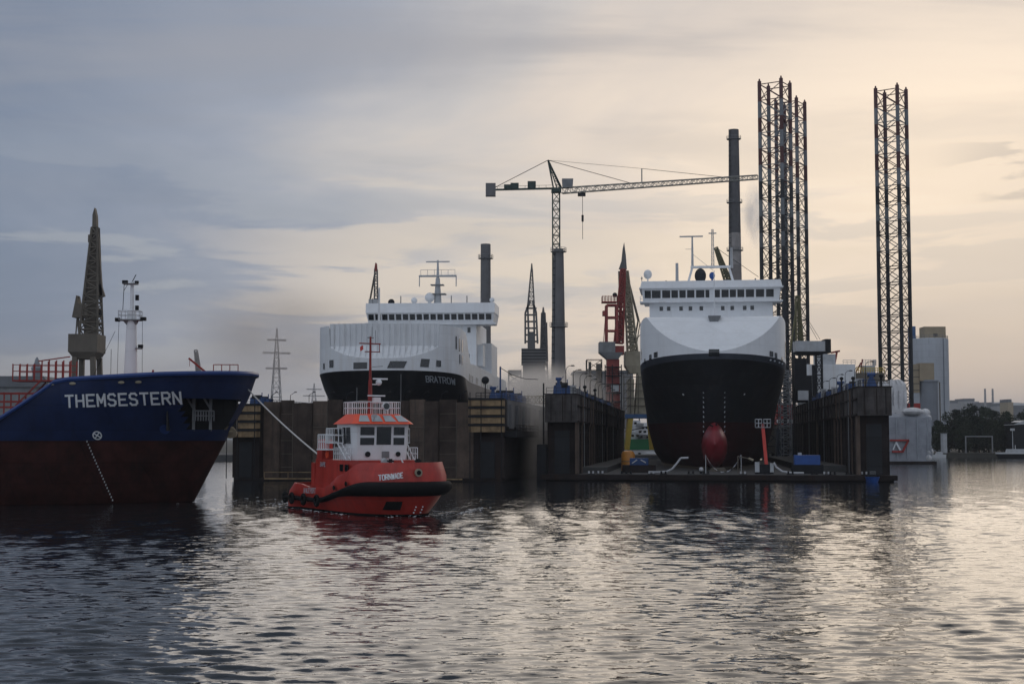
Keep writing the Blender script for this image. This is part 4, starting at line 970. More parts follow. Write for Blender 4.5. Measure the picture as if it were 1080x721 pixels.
MB().frus((-1.5,1.6,-1.1,1.1),0,(-1.2,1.3,-.9,.9),1.6).build('base', M['dark_steel'], a, 0)
MB().box(-1.5,-.75,-1.15,-.9,.3,2.0).box(1.0,1.6,-1.15,-.9,.3,1.8).build('legs', M['light_steel'], a, 0)
MB().beam((.45,0,1.4),(-.1,0,8.4),.55).build('boom', M['post_red'], a, 0)
MB().rail([(-1.3,-.5,7.8),(-.25,-.5,7.8),(-.25,.5,7.8),(-1.3,.5,7.8)],1.3,.5,.07,2,True).rail([(.1,-.5,7.8),(1.2,-.5,7.8),(1.2,.5,7.8),(.1,.5,7.8)],1.3,.5,.07,2,True).box(-1.3,1.2,-.5,.5,7.7,7.8).build('basket', M['light_steel'], a, 0)
def hose(label, pts):
    m = MB(); Pq = [Vector(p) for p in pts]; out = []
    for i in range(len(Pq)-1):
        for k in range(6): t = k/6; out.append(Pq[i].lerp(Pq[i+1], t))
    out.append(Pq[-1]); m.path([rd(p) for p in Pq], .17, 8)
    tag(m.build('fire_hose', M['hose_white']), label, 'hose', 'white hoses on the dock deck')
hose('curved white hose lying on the dock deck beside the orange tank', [(17.4,8,1.3),(19,6,1.3),(20.4,5,1.4),(21.4,4.6,1.9),(22.3,4.6,3.0),(22.8,4.6,3.7),(24.1,4.6,3.75)])
hose('white hose curling down from the red boom post', [(38.2,5,3.0),(38.6,5,2.2),(39.6,4.6,1.5),(41.2,4.2,1.3),(43,4,1.3)])
a = thing('bulb_cradle', 'grey draped cradle sheet under the dark red bulb', 'cradle', rd((30.0,11.6,1.07)), PHI)
rows = []
for i in range(17):
    u = i/16*2-1; rows.append([(u*3.0, q*1.6-1.0, .15+2.9*abs(u)**2.2+.12*math.sin(u*17+q*3)) for q in (0,.5,1)])
MB().grid(rows).build('sheet', M['tarp_dark'], a, 60); MB().beam((-3,-.8,0),(-3,-.8,3.1),.12).beam((3,-.8,0),(3,-.8,3.1),.12).build('posts', M['light_steel'], a)
a = thing('bollard', 'pale round-headed bollard left of the red bulb', 'bollard', rd((26.2,4.5,1.07)), PHI)
MB().tube((0,0,0),(0,0,.5),.25).build('post', M['dark_steel'], a); MB().ball((0,0,.75),.38,10,7).build('head', M['hose_white'], a)
a = thing('welding_boom', 'short arm with a pale tip right of the red bulb', 'boom', rd((34.0,9,1.07)), PHI)
MB().tube((-1.6,0,2.9),(.6,0,2.4),.09).tube((-1.6,0,0),(-1.6,0,2.9),.09).build('arm', M['crane_brown'], a); MB().tube((.2,0,2.55),(1.0,0,2.2),.2).build('tip', M['crane_cream'], a)
for i in range(16):
    x = [8,13.4,14.2,18,24.5,27,33,37,44.6,46.5,47.4,50.2,9.5,20,40.8,52.6][i]; y = 1.3+ (i*37%10)*.25
    if x > 56: continue
    a = thing('mooring_bitt', 'low %s bitt on the edge of the right dock pontoon, %s from the middle wall' % ('pale' if i%3==0 else 'dark', ORD[sorted([8,13.4,14.2,18,24.5,27,33,37,44.6,46.5,47.4,50.2,9.5,20,40.8,52.6]).index(x)] if sorted([8,13.4,14.2,18,24.5,27,33,37,44.6,46.5,47.4,50.2,9.5,20,40.8,52.6]).index(x) < 14 else ('fifteenth' if x < 52 else 'sixteenth')), 'bitt', rd((x,y,1.07)), PHI, 'bitts along the pontoon edge')
    mt = M['hose_white' if i%3==0 else 'dark_steel']
    MB().tube((-.35,0,0),(-.35,0,.5),.16).tube((.35,0,0),(.35,0,.5),.16).build('posts', mt, a); MB().box(-.6,.6,-.2,.2,-.0,.1).build('base', M['dark_steel'], a, 0)
a = thing('workboat', 'small blue workboat moored at the front of the right-hand dock wall', 'boat', rd((53.4,-1.6,0)), PHI)
hb_ = Hull([(-.3,-2.3,2,.7,1.8),(.9,-2.8,2.4,1.1,1.9)], 2.6); hb_.loft([-.3,.3,.9]).build('hull', M['bright_blue'], a, 50); MB().frus((-.7,.7,-.6,1.4),.7,(-.6,.6,-.4,1.2),1.7).build('cabin', M['dark_steel'], a, 0); MB().box(-.5,.5,-.62,-.5,1.2,1.8).build('window', M['glass'], a, 0)
# cabinets, vents and standing gear on the wall tops
def cabinet(label, loc, w_, h_, mt, kind):
    a = thing('deck_cabinet' if kind else 'deck_vent', label, 'cabinet' if kind else 'vent', loc, PHI, 'cabinets and vents on the dock walls')
    if kind: MB().box(-w_/2,w_/2,-w_/2,w_/2,0,h_).box(-w_/2-.05,w_/2+.05,-w_/2-.05,w_/2+.05,h_+.002,h_+.08).build('body', M[mt], a, 0); MB().box(-w_*.3,w_*.3,-w_/2-.03,-w_/2-.002,.15,h_-.2).build('door', M['grey_steel'], a, 0)
    else: MB().tube((0,0,0),(0,0,h_),.2,.17,8).build('post', M[mt], a); MB().ball((0,-.15,h_+.15),.38,9,6,(1,1,.85)).build('cowl', M[mt], a)
for i,(x,y,w_,h_,mt,k_) in enumerate(((4.6,7,.9,1.5,'light_steel',1),(1.6,15,.5,2.2,'dark_steel',0),(4.5,19,.8,1.2,'grey_steel',1),(1.4,28,.5,2.4,'dark_steel',0),(4.7,31,.5,2.0,'dark_steel',0),(1.8,45,1.0,1.7,'light_steel',1),(4.7,58,.5,2.3,'dark_steel',0),(1.8,70,.5,2.2,'dark_steel',0))):
    cabinet(('%s on the middle dock wall, %s of this gear from the front' % ('small pale cabinet' if k_ else 'dark mushroom vent', ORD[i])), rd((x,y,14.46)), w_, h_, mt, k_)
for i,(x,y,w_,h_,mt,k_) in enumerate(((55.6,3,.5,1.6,'dark_steel',0),(52.6,8,1.0,1.4,'light_steel',1),(55.2,14,.8,1.6,'hose_white',1),(52.8,19,.5,1.9,'dark_steel',0),(52.7,30,1.0,1.5,'light_steel',1),(52.6,37,.5,2.6,'dark_steel',0),(52.6,52,.9,1.6,'hose_white',1),(52.6,75,1.1,2.0,'light_steel',1))):
    cabinet(('%s on the right-hand dock wall, %s of this gear from the front' % ('small pale cabinet' if k_ else 'dark mushroom vent', ORD[i])), rd((x,y,15.46)), w_, h_, mt, k_)
# gangway bridge between the docks
A = P(545,421.5,300); Bp = P(577,420.5,300); a = thing('gangway', 'yellowish lattice gangway spanning the gap between the two docks', 'gangway', A)
Lg = (Bp-A).length; MB().truss((0,0,0),(Lg,0,0),1.5,1.5,8,.1,.07).box(0,Lg,-.7,.7,-.72,-.64).build('lattice', M['crane_cream'], a, 0)
# ================================================================== CRANES, STACKS, RIG
def tower_crane():
    Y = 480.0; b = P(587,440,Y); g = thing('tower_crane', 'slender green tower crane with a long pale lattice jib', 'crane', (b.x,Y,1.9), 0)
    L_ = lambda px,py,Yq=Y: P(px,py,Yq)-Vector((b.x,Y,1.9))
    top = L_(587,203); MB().truss((0,0,0),(0,0,top.z),2.4,2.4,30,.20,.13).build('tower', M['crane_green'], g)
    MB().box(-1.6,1.6,-1.6,1.6,top.z,top.z+1.4).build('slewing_ring', M['crane_green'], g, 0)
    ap = L_(578,169); MB().beam((-.9,0,top.z+1.4),(ap.x,0,ap.z),.5).beam((1.6,0,top.z+1.4),(ap.x,0,ap.z),.5).truss((1.2,0,top.z+1.2),(ap.x,0,ap.z),1.6,.3,7,.13).build('a_frame', M['crane_green'], g)
    z0 = top.z+1.1; e = L_(802,187,452)
    r0 = Vector((2,0,z0-.5)); r1 = Vector((e.x,-23,z0-.1)); 
    MB().truss(r0, r1, 1.9, 1.3, 40, .13, .085).build('jib', M['jib_grey'], g)
    ct = Vector((L_(517,203).x,4,z0+.5)); MB().beam((0,0,z0+.3),ct,1.2,.5).rail([(-1,.7,z0+.55),(ct.x,4.6,z0+.75)],1,2.5,.06,1).build('counter_jib', M['crane_green'], g, 0)
    MB().box(ct.x-1.6,ct.x+1.8,3,5.4,ct.z-2.2,ct.z+2.2).build('counterweight', M['concrete_dark'], g, 0)
    m = MB()
    for q, hh in ((.36,1.8),(.62,1.4),(.72,1.0)): p = Vector((0,0,z0)).lerp(ct,q); m.box(p.x-1.6,p.x+1.2,p.y-.8,p.y+.8,p.z+.4,p.z+.4+hh*1.3)
    m.build('hoist_gear', M['crane_green'], g, 0)
    MB().frus((2.2,5.6,-1.6,1.0),z0+.4,(2.0,5.8,-1.7,1.1),z0+3.4).build('cab', M['grey_steel'], g, 0)
    q1 = r0.lerp(r1,.42); q2 = r0.lerp(r1,.90); kp = q1+Vector((0,0,5.6))
    q0 = r0.lerp(r1,.40)
    MB().tube(ap,ct,.12).tube(ap,r0.lerp(r1,.36)+Vector((0,0,1)),.11).tube(ap,kp,.06).tube(kp,q2,.09).build('pendants', M['dark_steel'], g)
    MB().beam(q1+Vector((0,0,.9)),kp,.35).build('king_post', M['grey_steel'], g)
    t_ = r0.lerp(r1,.105); MB().box(t_.x-1.3,t_.x+1.3,t_.y-.8,t_.y+.8,t_.z-2.3,t_.z-1.3).build('trolley', M['dark_steel'], g, 0)
    MB().tube((t_.x+.3,t_.y,t_.z-2.3),(t_.x+.3,t_.y,t_.z-17),.09).tube((t_.x+.3,t_.y,t_.z-8.8),(t_.x+.3,t_.y,t_.z-11),.4).build('hoist_rope', M['dark_steel'], g)
tower_crane()
def stack(px, py, Y, r0, r1, m, label, ladder=0, rings=()):
    b = P(px,440,Y); H = Z(py,Y)-1.6; g = thing('chimney', label, 'chimney', (b.x,Y,1.6))
    MB().lathe([(r0,0),(r0+(r1-r0)*.5,H*.5),(r1,H),(r1*.8,H+.02),(r1*.75,H-3)],26).build('shaft', M[m], g, 40)
    for f in rings:
        z = H*f; r = r0+(r1-r0)*f; MB().lathe([(r+.05,z-.15),(r+.9,z),(r+.9,z+.15),(r+.05,z+.15)],20).rail([( (r+.85)*math.cos(k*.628),(r+.85)*math.sin(k*.628),z+.15) for k in range(10)],1.2,2,.06,2,True).build('gallery', M['grey_steel'], g, 20)
    if ladder:
        m_ = MB(); 
        for dx_ in (-.35,.35): m_.tube((-r0*.9+dx_,-r0*.75,0),(-r1*.9+dx_,-r1*.75,H),.09,.09,4)
        for z in np.arange(2,H,2.2): f = z/H; r = r0+(r1-r0)*f; m_.tube((-r*.9-.5,-r*.75,z),(-r*.9+.5,-r*.75,z),.12,.12,4)
        m_.build('ladder', M['dark_steel'], g)
stack(512, 257.5, 500, 2.0, 1.75, 'concrete_dark', 'plain grey chimney rising behind the bridge of the left ferry', 0, (.93,))
stack(589.5, 262.5, 450, 2.6, 1.6, 'concrete_dark', 'tapered grey chimney with a ladder in front of the tower crane', 1, (.985,.62))
stack(777, 137, 600, 3.4, 2.15, 'stack_paint', 'tallest chimney, dark at the top and pale below, behind the right ferry', 1, (.97,.77,.62,.42))
def jackup():
    g = thing('jackup_rig', 'jack-up rig with three tall lattice legs standing behind the right dock', 'rig', (90,421,0), 0)
    for px, Y, top, rot in ((817,411,90,12),(833.5,435,110,11.5),(939.5,419,97,7.5)):
        c = P(px if px < 900 else 940, 300, Y); px_t = {817:817,833.5:833.5,939.5:939.5}[px]
        cx = P(px_t, top, Y).x; Ht = Z(top, Y); ch = []; Rr = 4.75
        leg = thing('leg', None, None); bpy.data.objects.remove(leg)
        for k in range(4): a = R(rot+90*k); ch.append(Vector((cx-90+Rr*math.cos(a), Y-421+Rr*math.sin(a), 0)))
        m = MB(); nb = 23; bh = Ht/nb
        up = lambda z: Vector((0,0,z))
        for i in range(nb+1):
            z = i*bh
            for k in range(4):
                p, q = ch[k]+up(z), ch[(k+1)%4]+up(z)
                if i > 6 or True: m.tube(p,q,.15,.15,5,False)
                if i < nb:
                    m.tube(p, q+up(bh),.125,.125,5,False); m.tube(q, p+up(bh),.125,.125,5,False)
        lg = m.build('leg', M['leg_paint'], g)
        for k in range(4): MB().tube(ch[k], ch[k]+up(Ht+.9), .56,.56,8).tube(ch[k]+up(Ht+.9), ch[k]+up(Ht+1.6), .3,.2,8).build('chord', M['leg_paint'], lg)
    # hull and upper works that show behind the dock wall
    MB().prismz([(-24,-6),(-6,26),(22,12),(20,-8),(6,-12)],2.5,11.0).build('platform', M['crane_brown'], g, 0)
rig_extra = []
jackup()
def level_luffer(px, Y, label, m, spec, z0=1.9):
    """portal crane described in photo pixels: every member gets a depth of its own"""
    b = P(px,440,Y); g = thing('harbour_crane', label, 'crane', (b.x,Y,z0)); O = Vector((b.x,Y,z0)); k = Y/F
    Lc = lambda x, y, d=0: P(x,y,Y)-O+Vector((0,d,0))
    return g, Lc, k
# brown crane behind the tanker
g, Lc, k = level_luffer(93, 330, 'dark brown harbour crane with folded jib behind the tanker', 'crane_brown', None)
for dx_, dy_ in ((-12,-2.6),(10,-2.6),(-12,2.6),(10,2.6)): MB().beam(Lc(93+dx_,470,dy_),Lc(93+dx_*.85,377,dy_),1.1).build('leg', M['crane_brown'], g, 0)
MB().lathe([(2.9,0),(2.6,18)],14,(Lc(92,470).x,0)).build('pedestal', M['crane_brown'], g, 30)
p = Lc(92,376); MB().frus((p.x-2.4,p.x+2.2,-2.4,2.4),p.z-.6,(p.x-3.4,p.x+3.2,-3.2,3.2),p.z+.9).box(p.x-3.5,p.x+3.2,-3.3,3.6,p.z+.9,Lc(92,353).z).build('machinery_house', M['crane_brown'], g, 0)
for z in (.3,.6): pass
MB().truss(Lc(96,355),Lc(100.5,240),4.3,1.3,16,.28,.17).prism([(Lc(88.5,356).x,Lc(88.5,356).z),(Lc(103,356).x,Lc(103,356).z),(Lc(101.5,235).x,Lc(101.5,235).z),(Lc(99.5,235).x,Lc(99.5,235).z)],-.35,.35).build('jib', M['crane_brown'], g, 0)
MB().prism([(Lc(98.2,240).x,Lc(0,240).z),(Lc(102.8,240).x,Lc(0,240).z),(Lc(102.5,228).x,Lc(0,228).z),(Lc(100.6,219.5).x,Lc(0,219.5).z),(Lc(98.5,227).x,Lc(0,227).z)],-.8,.8).build('jib_head', M['crane_brown'], g, 0)
MB().beam(Lc(101.5,240),Lc(106.5,312),.9).beam(Lc(103.5,250),Lc(107,316),.5).beam(Lc(105,300),Lc(109,313),.9).build('fly_jib', M['crane_brown'], g, 0)
MB().beam(Lc(89,320),Lc(96.5,255),.45).beam(Lc(90.5,320),Lc(97,262),.25).build('luffing_strut', M['crane_brown'], g, 0)
MB().box(*sorted((Lc(94.2,0+240).x,Lc(98,240).x)),-.9,.9,Lc(0,256).z,Lc(0,248).z).build('sheave_box', M['crane_brown'], g, 0)
MB().prism([(Lc(78,335).x,Lc(0,335).z),(Lc(95,336).x,Lc(0,336).z),(Lc(95,321).x,Lc(0,321).z),(Lc(84,321).x,Lc(0,321).z),(Lc(82.5,312).x,Lc(0,312).z)],-1.6,1.6).build('counterweight', M['crane_brown'], g, 0)
MB().beam(Lc(84,353),Lc(82,335),.5).beam(Lc(90,353),Lc(96,330),.4).beam(Lc(86,335),Lc(92,353),.3).beam(Lc(80,353),Lc(83,312),.25).build('a_frame', M['crane_brown'], g)
MB().tube(Lc(105.5,316),Lc(105.5,350),.07).tube(Lc(105.3,327),Lc(105.3,333),.4).build('hook_rope', M['dark_steel'], g)
# dark crane behind the left ferry
g, Lc, k = level_luffer(393, 420, 'thin dark crane mast rising behind the left ferry foredeck', 'crane_grey', None)
MB().truss(Lc(397,440),Lc(396.5,284),1.9,.8,20,.16,.1).build('jib', M['crane_grey'], g); MB().prism([(Lc(394.5,286).x,Lc(0,286).z),(Lc(398.2,286).x,Lc(0,286).z),(Lc(397.6,278).x,Lc(0,278).z),(Lc(396,277).x,Lc(0,277).z)],-.5,.5).build('jib_head', M['crane_red'], g, 0)
MB().beam(Lc(390,318),Lc(395.5,288),.5).build('strut', M['crane_brown'], g); MB().frus((Lc(387,440).x,Lc(399,440).x,-2,2),0,(Lc(388.5,440).x,Lc(398,440).x,-1.8,1.8),Lc(0,316).z).build('machinery_house', M['light_steel'], g, 0)
# grey pair in the dust
g, Lc, k = level_luffer(564, 430, 'broad grey harbour crane with a lattice head standing in the dust', 'crane_grey', None)
MB().frus((Lc(552,440).x,Lc(575,440).x,-3,3),0,(Lc(551.5,440).x,Lc(574.5,440).x,-3,3),Lc(0,385).z).box(Lc(550,440).x,Lc(575.5,440).x,-3.3,3.3,Lc(0,384.8).z,Lc(0,368).z).build('tower', M['crane_grey'], g, 0)
m = MB()
for i in range(5): z = Lc(0,383-i*3.2).z; m.box(Lc(550,440).x-.05,Lc(575.5,440).x+.05,-3.36,-3.3,z,z+.25)
m.build('louvres', M['dark_steel'], g, 0)
MB().box(*sorted((Lc(556.5,440).x,Lc(564.5,440).x)),-1,1,Lc(0,367.9).z,Lc(0,350).z).build('slewing_column', M['crane_grey'], g, 0)
m = MB()
for x0,y0,x1,y1 in ((554,362,554,330),(567,362,565.5,330),(554,330,559,318),(565.5,330,562,318),(557.5,350,556.5,322),(563.5,350,563,322)):
    for d in (-1.2,1.2): m.beam(Lc(x0,y0,d),Lc(x1,y1,d),.55)
for y in (360,353,346,339,332,325): m.beam(Lc(554.5,y),Lc(566,y),.5)
m.build('head_frame', M['crane_grey'], g)
MB().beam(Lc(556.5,322),Lc(560.2,284),.4).beam(Lc(563.5,322),Lc(561.4,284),.4).truss(Lc(560.3,322),Lc(560.8,284),1.6,.5,8,.12).prism([(Lc(559.4,287).x,Lc(0,287).z),(Lc(562.2,287).x,Lc(0,287).z),(Lc(561.4,278).x,Lc(0,278).z),(Lc(560.2,278).x,Lc(0,278).z)],-.5,.5).build('jib', M['crane_grey'], g)
g, Lc, k = level_luffer(574, 500, 'smaller faded grey crane jib beside the broad grey crane', 'crane_grey', None)
MB().truss(Lc(574,440),Lc(573,330),3.6,1.2,14,.25,.18).prism([(Lc(568.5,380).x,Lc(0,380).z),(Lc(577,380).x,Lc(0,380).z),(Lc(575,335).x,Lc(0,335).z),(Lc(572,330).x,Lc(0,330).z)],-.5,.5).build('jib', M['crane_grey'], g)
MB().prism([(Lc(571,333).x,Lc(0,333).z),(Lc(575,333).x,Lc(0,333).z),(Lc(573.6,324).x,Lc(0,324).z),(Lc(572.3,324).x,Lc(0,324).z)],-.6,.6).build('jib_head', M['crane_grey'], g, 0)
MB().beam(Lc(576,340),Lc(577,381),.8).build('fly_jib', M['crane_grey'], g); MB().box(Lc(566,440).x,Lc(582,440).x,-3,3,0,Lc(0,400).z).build('tower', M['crane_grey'], g, 0)
# red crane
g, Lc, k = level_luffer(646, 434, 'red harbour crane with an open portal head beside the cream crane', 'crane_red', None)
MB().frus((Lc(639,440).x,Lc(654,440).x,-2.3,2.3),0,(Lc(640,440).x,Lc(653,440).x,-2,2),Lc(0,379).z).build('column', M['crane_red'], g, 0)
MB().frus((Lc(640,440).x,Lc(652,440).x,-2.5,2.5),Lc(0,379).z,(Lc(632,440).x,Lc(657,440).x,-3.2,3.2),Lc(0,372).z).box(Lc(632,440).x,Lc(648.5,440).x,-3.2,3.2,Lc(0,371.9).z,Lc(0,361).z).build('machinery_house', M['grey_steel'], g, 0)
MB().box(Lc(648.7,440).x,Lc(658,440).x,-2.6,2.6,Lc(0,374).z,Lc(0,365).z).build('cab', M['crane_red'], g, 0)
m = MB()
for d in (-1.6,1.6):
    m.beam(Lc(639.5,361,d),Lc(639.5,322,d),.75); m.beam(Lc(650.5,361,d),Lc(650,322,d),.75); m.beam(Lc(639.5,322,d),Lc(650,322,d),.6); m.beam(Lc(639.5,335,d),Lc(650.5,335,d),.6); m.beam(Lc(639.5,349,d),Lc(650.5,349,d),.55)
m.rail([Lc(635,318,-1.8),Lc(651,318,-1.8),Lc(651,318,1.8),Lc(635,318,1.8)],1.6,1,.07,2,True).box(Lc(635,440).x,Lc(651,440).x,-1.8,1.8,Lc(0,319.5).z,Lc(0,318).z).box(Lc(636,440).x,Lc(640,440).x,-1.8,1.8,Lc(0,333).z,Lc(0,328).z).beam(Lc(636.5,361),Lc(639,325),.2).beam(Lc(653,362),Lc(655,332),.4).beam(Lc(656,362),Lc(657,330),.3)
for i in range(7): m.beam(Lc(651+i%2*5,362-i*5),Lc(656-i%2*4,357-i*5),.22)
m.build('portal_head', M['crane_red'], g)
MB().ball(Lc(648.5,311),.75,8,6).tube(Lc(648.5,318),Lc(648.5,311),.1).build('warning_lamp', M['dark_steel'], g)
MB().truss(Lc(652.5,362),Lc(657.2,284),2.6,1.3,14,.26,.16).beam(Lc(652.5,362),Lc(657,284),.9).prism([(Lc(655,320).x,Lc(0,320).z),(Lc(658.5,320).x,Lc(0,320).z),(Lc(660,286).x,Lc(0,286).z),(Lc(655.6,286).x,Lc(0,286).z)],-.5,.5).build('jib', M['crane_red'], g)
m = MB()
for i in range(5): m.box(Lc(637.5,440).x,Lc(655,440).x,-3.2,-2.35,Lc(0,424-i*9).z,Lc(0,423-i*9).z)
for x in (637.5,645,654.5): m.beam(Lc(x,432,-3.1),Lc(x,385,-3.1),.3)
m.rail([Lc(637.5,396,-3.1),Lc(661,396,-3.1)],1.4,1.5,.08,2).build('stair_tower', M['dark_steel'], g, 0)
MB().box(Lc(644,440).x,Lc(652,440).x,-3.0,-2.4,Lc(0,413).z,Lc(0,405).z).build('notice_panel', M['light_steel'], g, 0)
# cream crane with yellow legs
g, Lc, k = level_luffer(676, 438, 'cream harbour crane on splayed yellow legs, its tall jib crossing the red one', 'crane_cream', None)
for x0,x1,d in ((660,664,-4),(691,686,-4),(662,665,4),(689,686,4)): MB().beam(Lc(x0,474,d),Lc(x1,441,d),1.5).build('leg', M['crane_yellow'], g, 0)
MB().box(Lc(655,440).x,Lc(694,440).x,-5,5,Lc(0,441).z,Lc(0,436.8).z).build('portal_beam', M['blue_tower'], g, 0)
MB().box(Lc(662,440).x,Lc(668,440).x,-3.5,3.5,Lc(0,436.6).z,Lc(0,400).z).frus((Lc(669,440).x,Lc(692,440).x,-3.5,3.5),Lc(0,436.6).z,(Lc(672,440).x,Lc(690,440).x,-3,3),Lc(0,394).z).build('tower', M['crane_cream'], g, 0)
m = MB()
for y in (398,405,412,420,428): m.beam(Lc(656,y,-3.8),Lc(693,y,-3.8),.22)
for x in (657,664,672): m.beam(Lc(x,436,-3.8),Lc(x,396,-3.8),.25)
for i in range(4): m.beam(Lc(657,434-i*9,-3.8),Lc(664,426-i*9,-3.8),.2)
m.build('stair_tower', M['crane_brown'], g)
MB().frus((Lc(664,440).x,Lc(684,440).x,-3,3),Lc(0,393.8).z,(Lc(659,440).x,Lc(687,440).x,-3.4,3.4),Lc(0,386).z).box(Lc(659,440).x,Lc(676,440).x,-3.4,3.4,Lc(0,385.9).z,Lc(0,371).z).box(Lc(676,440).x,Lc(688,440).x,-3.4,3.4,Lc(0,385.9).z,Lc(0,375).z).build('machinery_house', M['crane_cream'], g, 0)
MB().truss(Lc(667,371),Lc(660,286),3.0,1.3,16,.26,.17).prism([(Lc(664.5,371).x,Lc(0,371).z),(Lc(670,371).x,Lc(0,371).z),(Lc(661.5,288).x,Lc(0,288).z),(Lc(658.5,288).x,Lc(0,288).z)],-.5,.5).build('jib', M['crane_cream'], g)
MB().prism([(Lc(652.5,284).x,Lc(0,284).z),(Lc(661,284).x,Lc(0,284).z),(Lc(660,270).x,Lc(0,270).z),(Lc(658.2,256).x,Lc(0,256).z),(Lc(656.8,262).x,Lc(0,262).z),(Lc(655.5,275).x,Lc(0,275).z)],-.7,.7).build('jib_head', M['crane_grey'], g, 0)
MB().beam(Lc(653.5,286),Lc(655.5,360),.9).build('pull_rod', M['crane_brown'], g)
MB().beam(Lc(661,290),Lc(673,338),.5).beam(Lc(673,338),Lc(667,371),.5).beam(Lc(662,290),Lc(676,345),.25).beam(Lc(676,345),Lc(676,372),.4).beam(Lc(670,372),Lc(675,340),.3).beam(Lc(669,360),Lc(676,352),.25).build('a_frame', M['crane_brown'], g)
# small cranes far off
g, Lc, k = level_luffer(209, 700, 'pale distant crane jib leaning left, above the tanker forecastle', 'crane_grey', None)
MB().truss(Lc(213,420),Lc(206.5,369),3,1.2,8,.3,.2).beam(Lc(213,420),Lc(207,371),1.2).build('jib', M['concrete'], g); MB().box(Lc(209,440).x,Lc(217,440).x,-2,2,0,Lc(0,415).z).build('tower', M['concrete'], g, 0)
g, Lc, k = level_luffer(847, 334, 'grey dock crane on the right-hand dock wall with a dark column', 'grey', None, 15.4)
MB().box(Lc(837.5,440).x,Lc(850,440).x,-1.6,1.6,0,Lc(0,378).z).box(Lc(849.9,440).x,Lc(855.5,440).x,-1.5,1.5,0,Lc(0,396).z).build('column', M['dark_steel'], g, 0)
MB().frus((Lc(842,440).x,Lc(866,440).x,-1.7,1.7),Lc(0,374.5).z,(Lc(839,440).x,Lc(875,440).x,-2,2),Lc(0,371).z).build('slewing_base', M['dark_steel'], g, 0)
MB().box(Lc(839,440).x,Lc(869.5,440).x,-2,2,Lc(0,370.9).z,Lc(0,360).z).build('machinery_house', M['light_steel'], g, 0); MB().box(Lc(869.6,440).x,Lc(875.5,440).x,-2.1,2.1,Lc(0,372.5).z,Lc(0,358).z).build('counterweight', M['dark_steel'], g, 0)
MB().truss(Lc(843,360),Lc(841,312),1.6,.8,12,.13,.09).beam(Lc(845,360),Lc(842,312),.6).beam(Lc(833,372),Lc(841,318),.4).build('jib', M['olive'], g)
MB().tube(Lc(865,358),Lc(843,322),.05).tube(Lc(862,358),Lc(842,322),.05).build('luffing_ropes', M['dark_steel'], g)
MB().box(Lc(840,440).x,Lc(851,440).x,-2.2,-1.7,Lc(0,422).z,Lc(0,412).z).build('control_box', M['light_steel'], g, 0)
g, Lc, k = level_luffer(765, 560, 'olive crane jib slanting up to the left behind the right ferry bridge', 'olive', None)
MB().truss(Lc(769,300),Lc(755,261),2.6,1.1,9,.25,.17).beam(Lc(769,300),Lc(756,262),1.0).build('jib', M['olive'], g); MB().box(Lc(766,440).x,Lc(777,440).x,-2,2,0,Lc(0,300).z).build('tower', M['olive'], g, 0); MB().tube(Lc(755,261),Lc(800,292),.1).build('stay', M['dark_steel'], g)
# ================================================================== BEHIND THE DOCKS
def block(name, label, cat, px0, px1, py0, py1, Y, depth, m, parts=None, group=None, zb=1.6):
    a, b = P(px0,py0,Y), P(px1,py1,Y); c = (a.x+b.x)/2; g = thing(name, label, cat, (c,Y+depth/2,zb), 0, group)
    W = b.x-a.x; H = Z(py0,Y)-zb
    body = MB().box(-W/2,W/2,-depth/2,depth/2,0,H).build('wall', M[m], g, 0)
    return g, W, H, depth
# white and grey accommodation block behind the right wall
g, W, H, d = block('accommodation_block', 'white accommodation block with pipes and ladders behind the right-hand dock wall', 'deck block', 850, 903, 384, 440, 398, 12, 'white_paint', zb=2)
MB().box(-W*.20,W*.14,-d*.3,d*.3,H,H+3.0).build('roof_house', M['light_steel'], g, 0)
MB().truss((-W*.25,-d/2-.8,0),(-W*.25,-d/2-.8,H+4.5),1.6,1.6,12,.16,.1).build('ladder_tower', M['dark_steel'], g)
MB().box(-W*.38,-W*.31,-d/2-.5,-d/2-.002,0,H-.2).build('pipe_duct', M['dark_steel'], g, 0)
MB().tube((0,0,H+3),(.6,0,H+6.2),.55,.5).build('funnel', M['grey_steel'], g); MB().beam((2.4,0,H),(3.2,0,H+4),.5).beam((1.5,0,H+3.6),(4.0,0,H+4.1),.5).build('davit', M['crane_red'], g); MB().rail([(3.5,-d/2,H),(W/2,-d/2,H)],1.2,1.2,.06,2).build('roof_railing', M['light_steel'], g)
g, W, H, d = block('deck_module', 'rust brown deck module with yellow rails left of the right rig leg', 'deck module', 903, 934, 393, 440, 402, 9, 'crane_brown', zb=2)
MB().box(-W*.15,W*.25,-2,2,H,H+2.2).build('cabin', M['light_steel'], g, 0); MB().rail([(-W*.18,-2,H+2.2),(W*.28,-2,H+2.2),(W*.28,2,H+2.2)],1.6,.7,.07,3).build('cabin_railing', M['light_steel'], g)
MB().rail([(-W*.5,-d/2,H),(W*.5,-d/2,H)],1.4,.7,.09,2).build('deck_railing', M['crane_yellow'], g); MB().beam((-W*.45,-2,H),(-W*.25,-2,H+3),.35).beam((-W*.3,-2,H-1),(-W*.2,-2,H+4),.3).build('derrick', M['crane_red'], g)
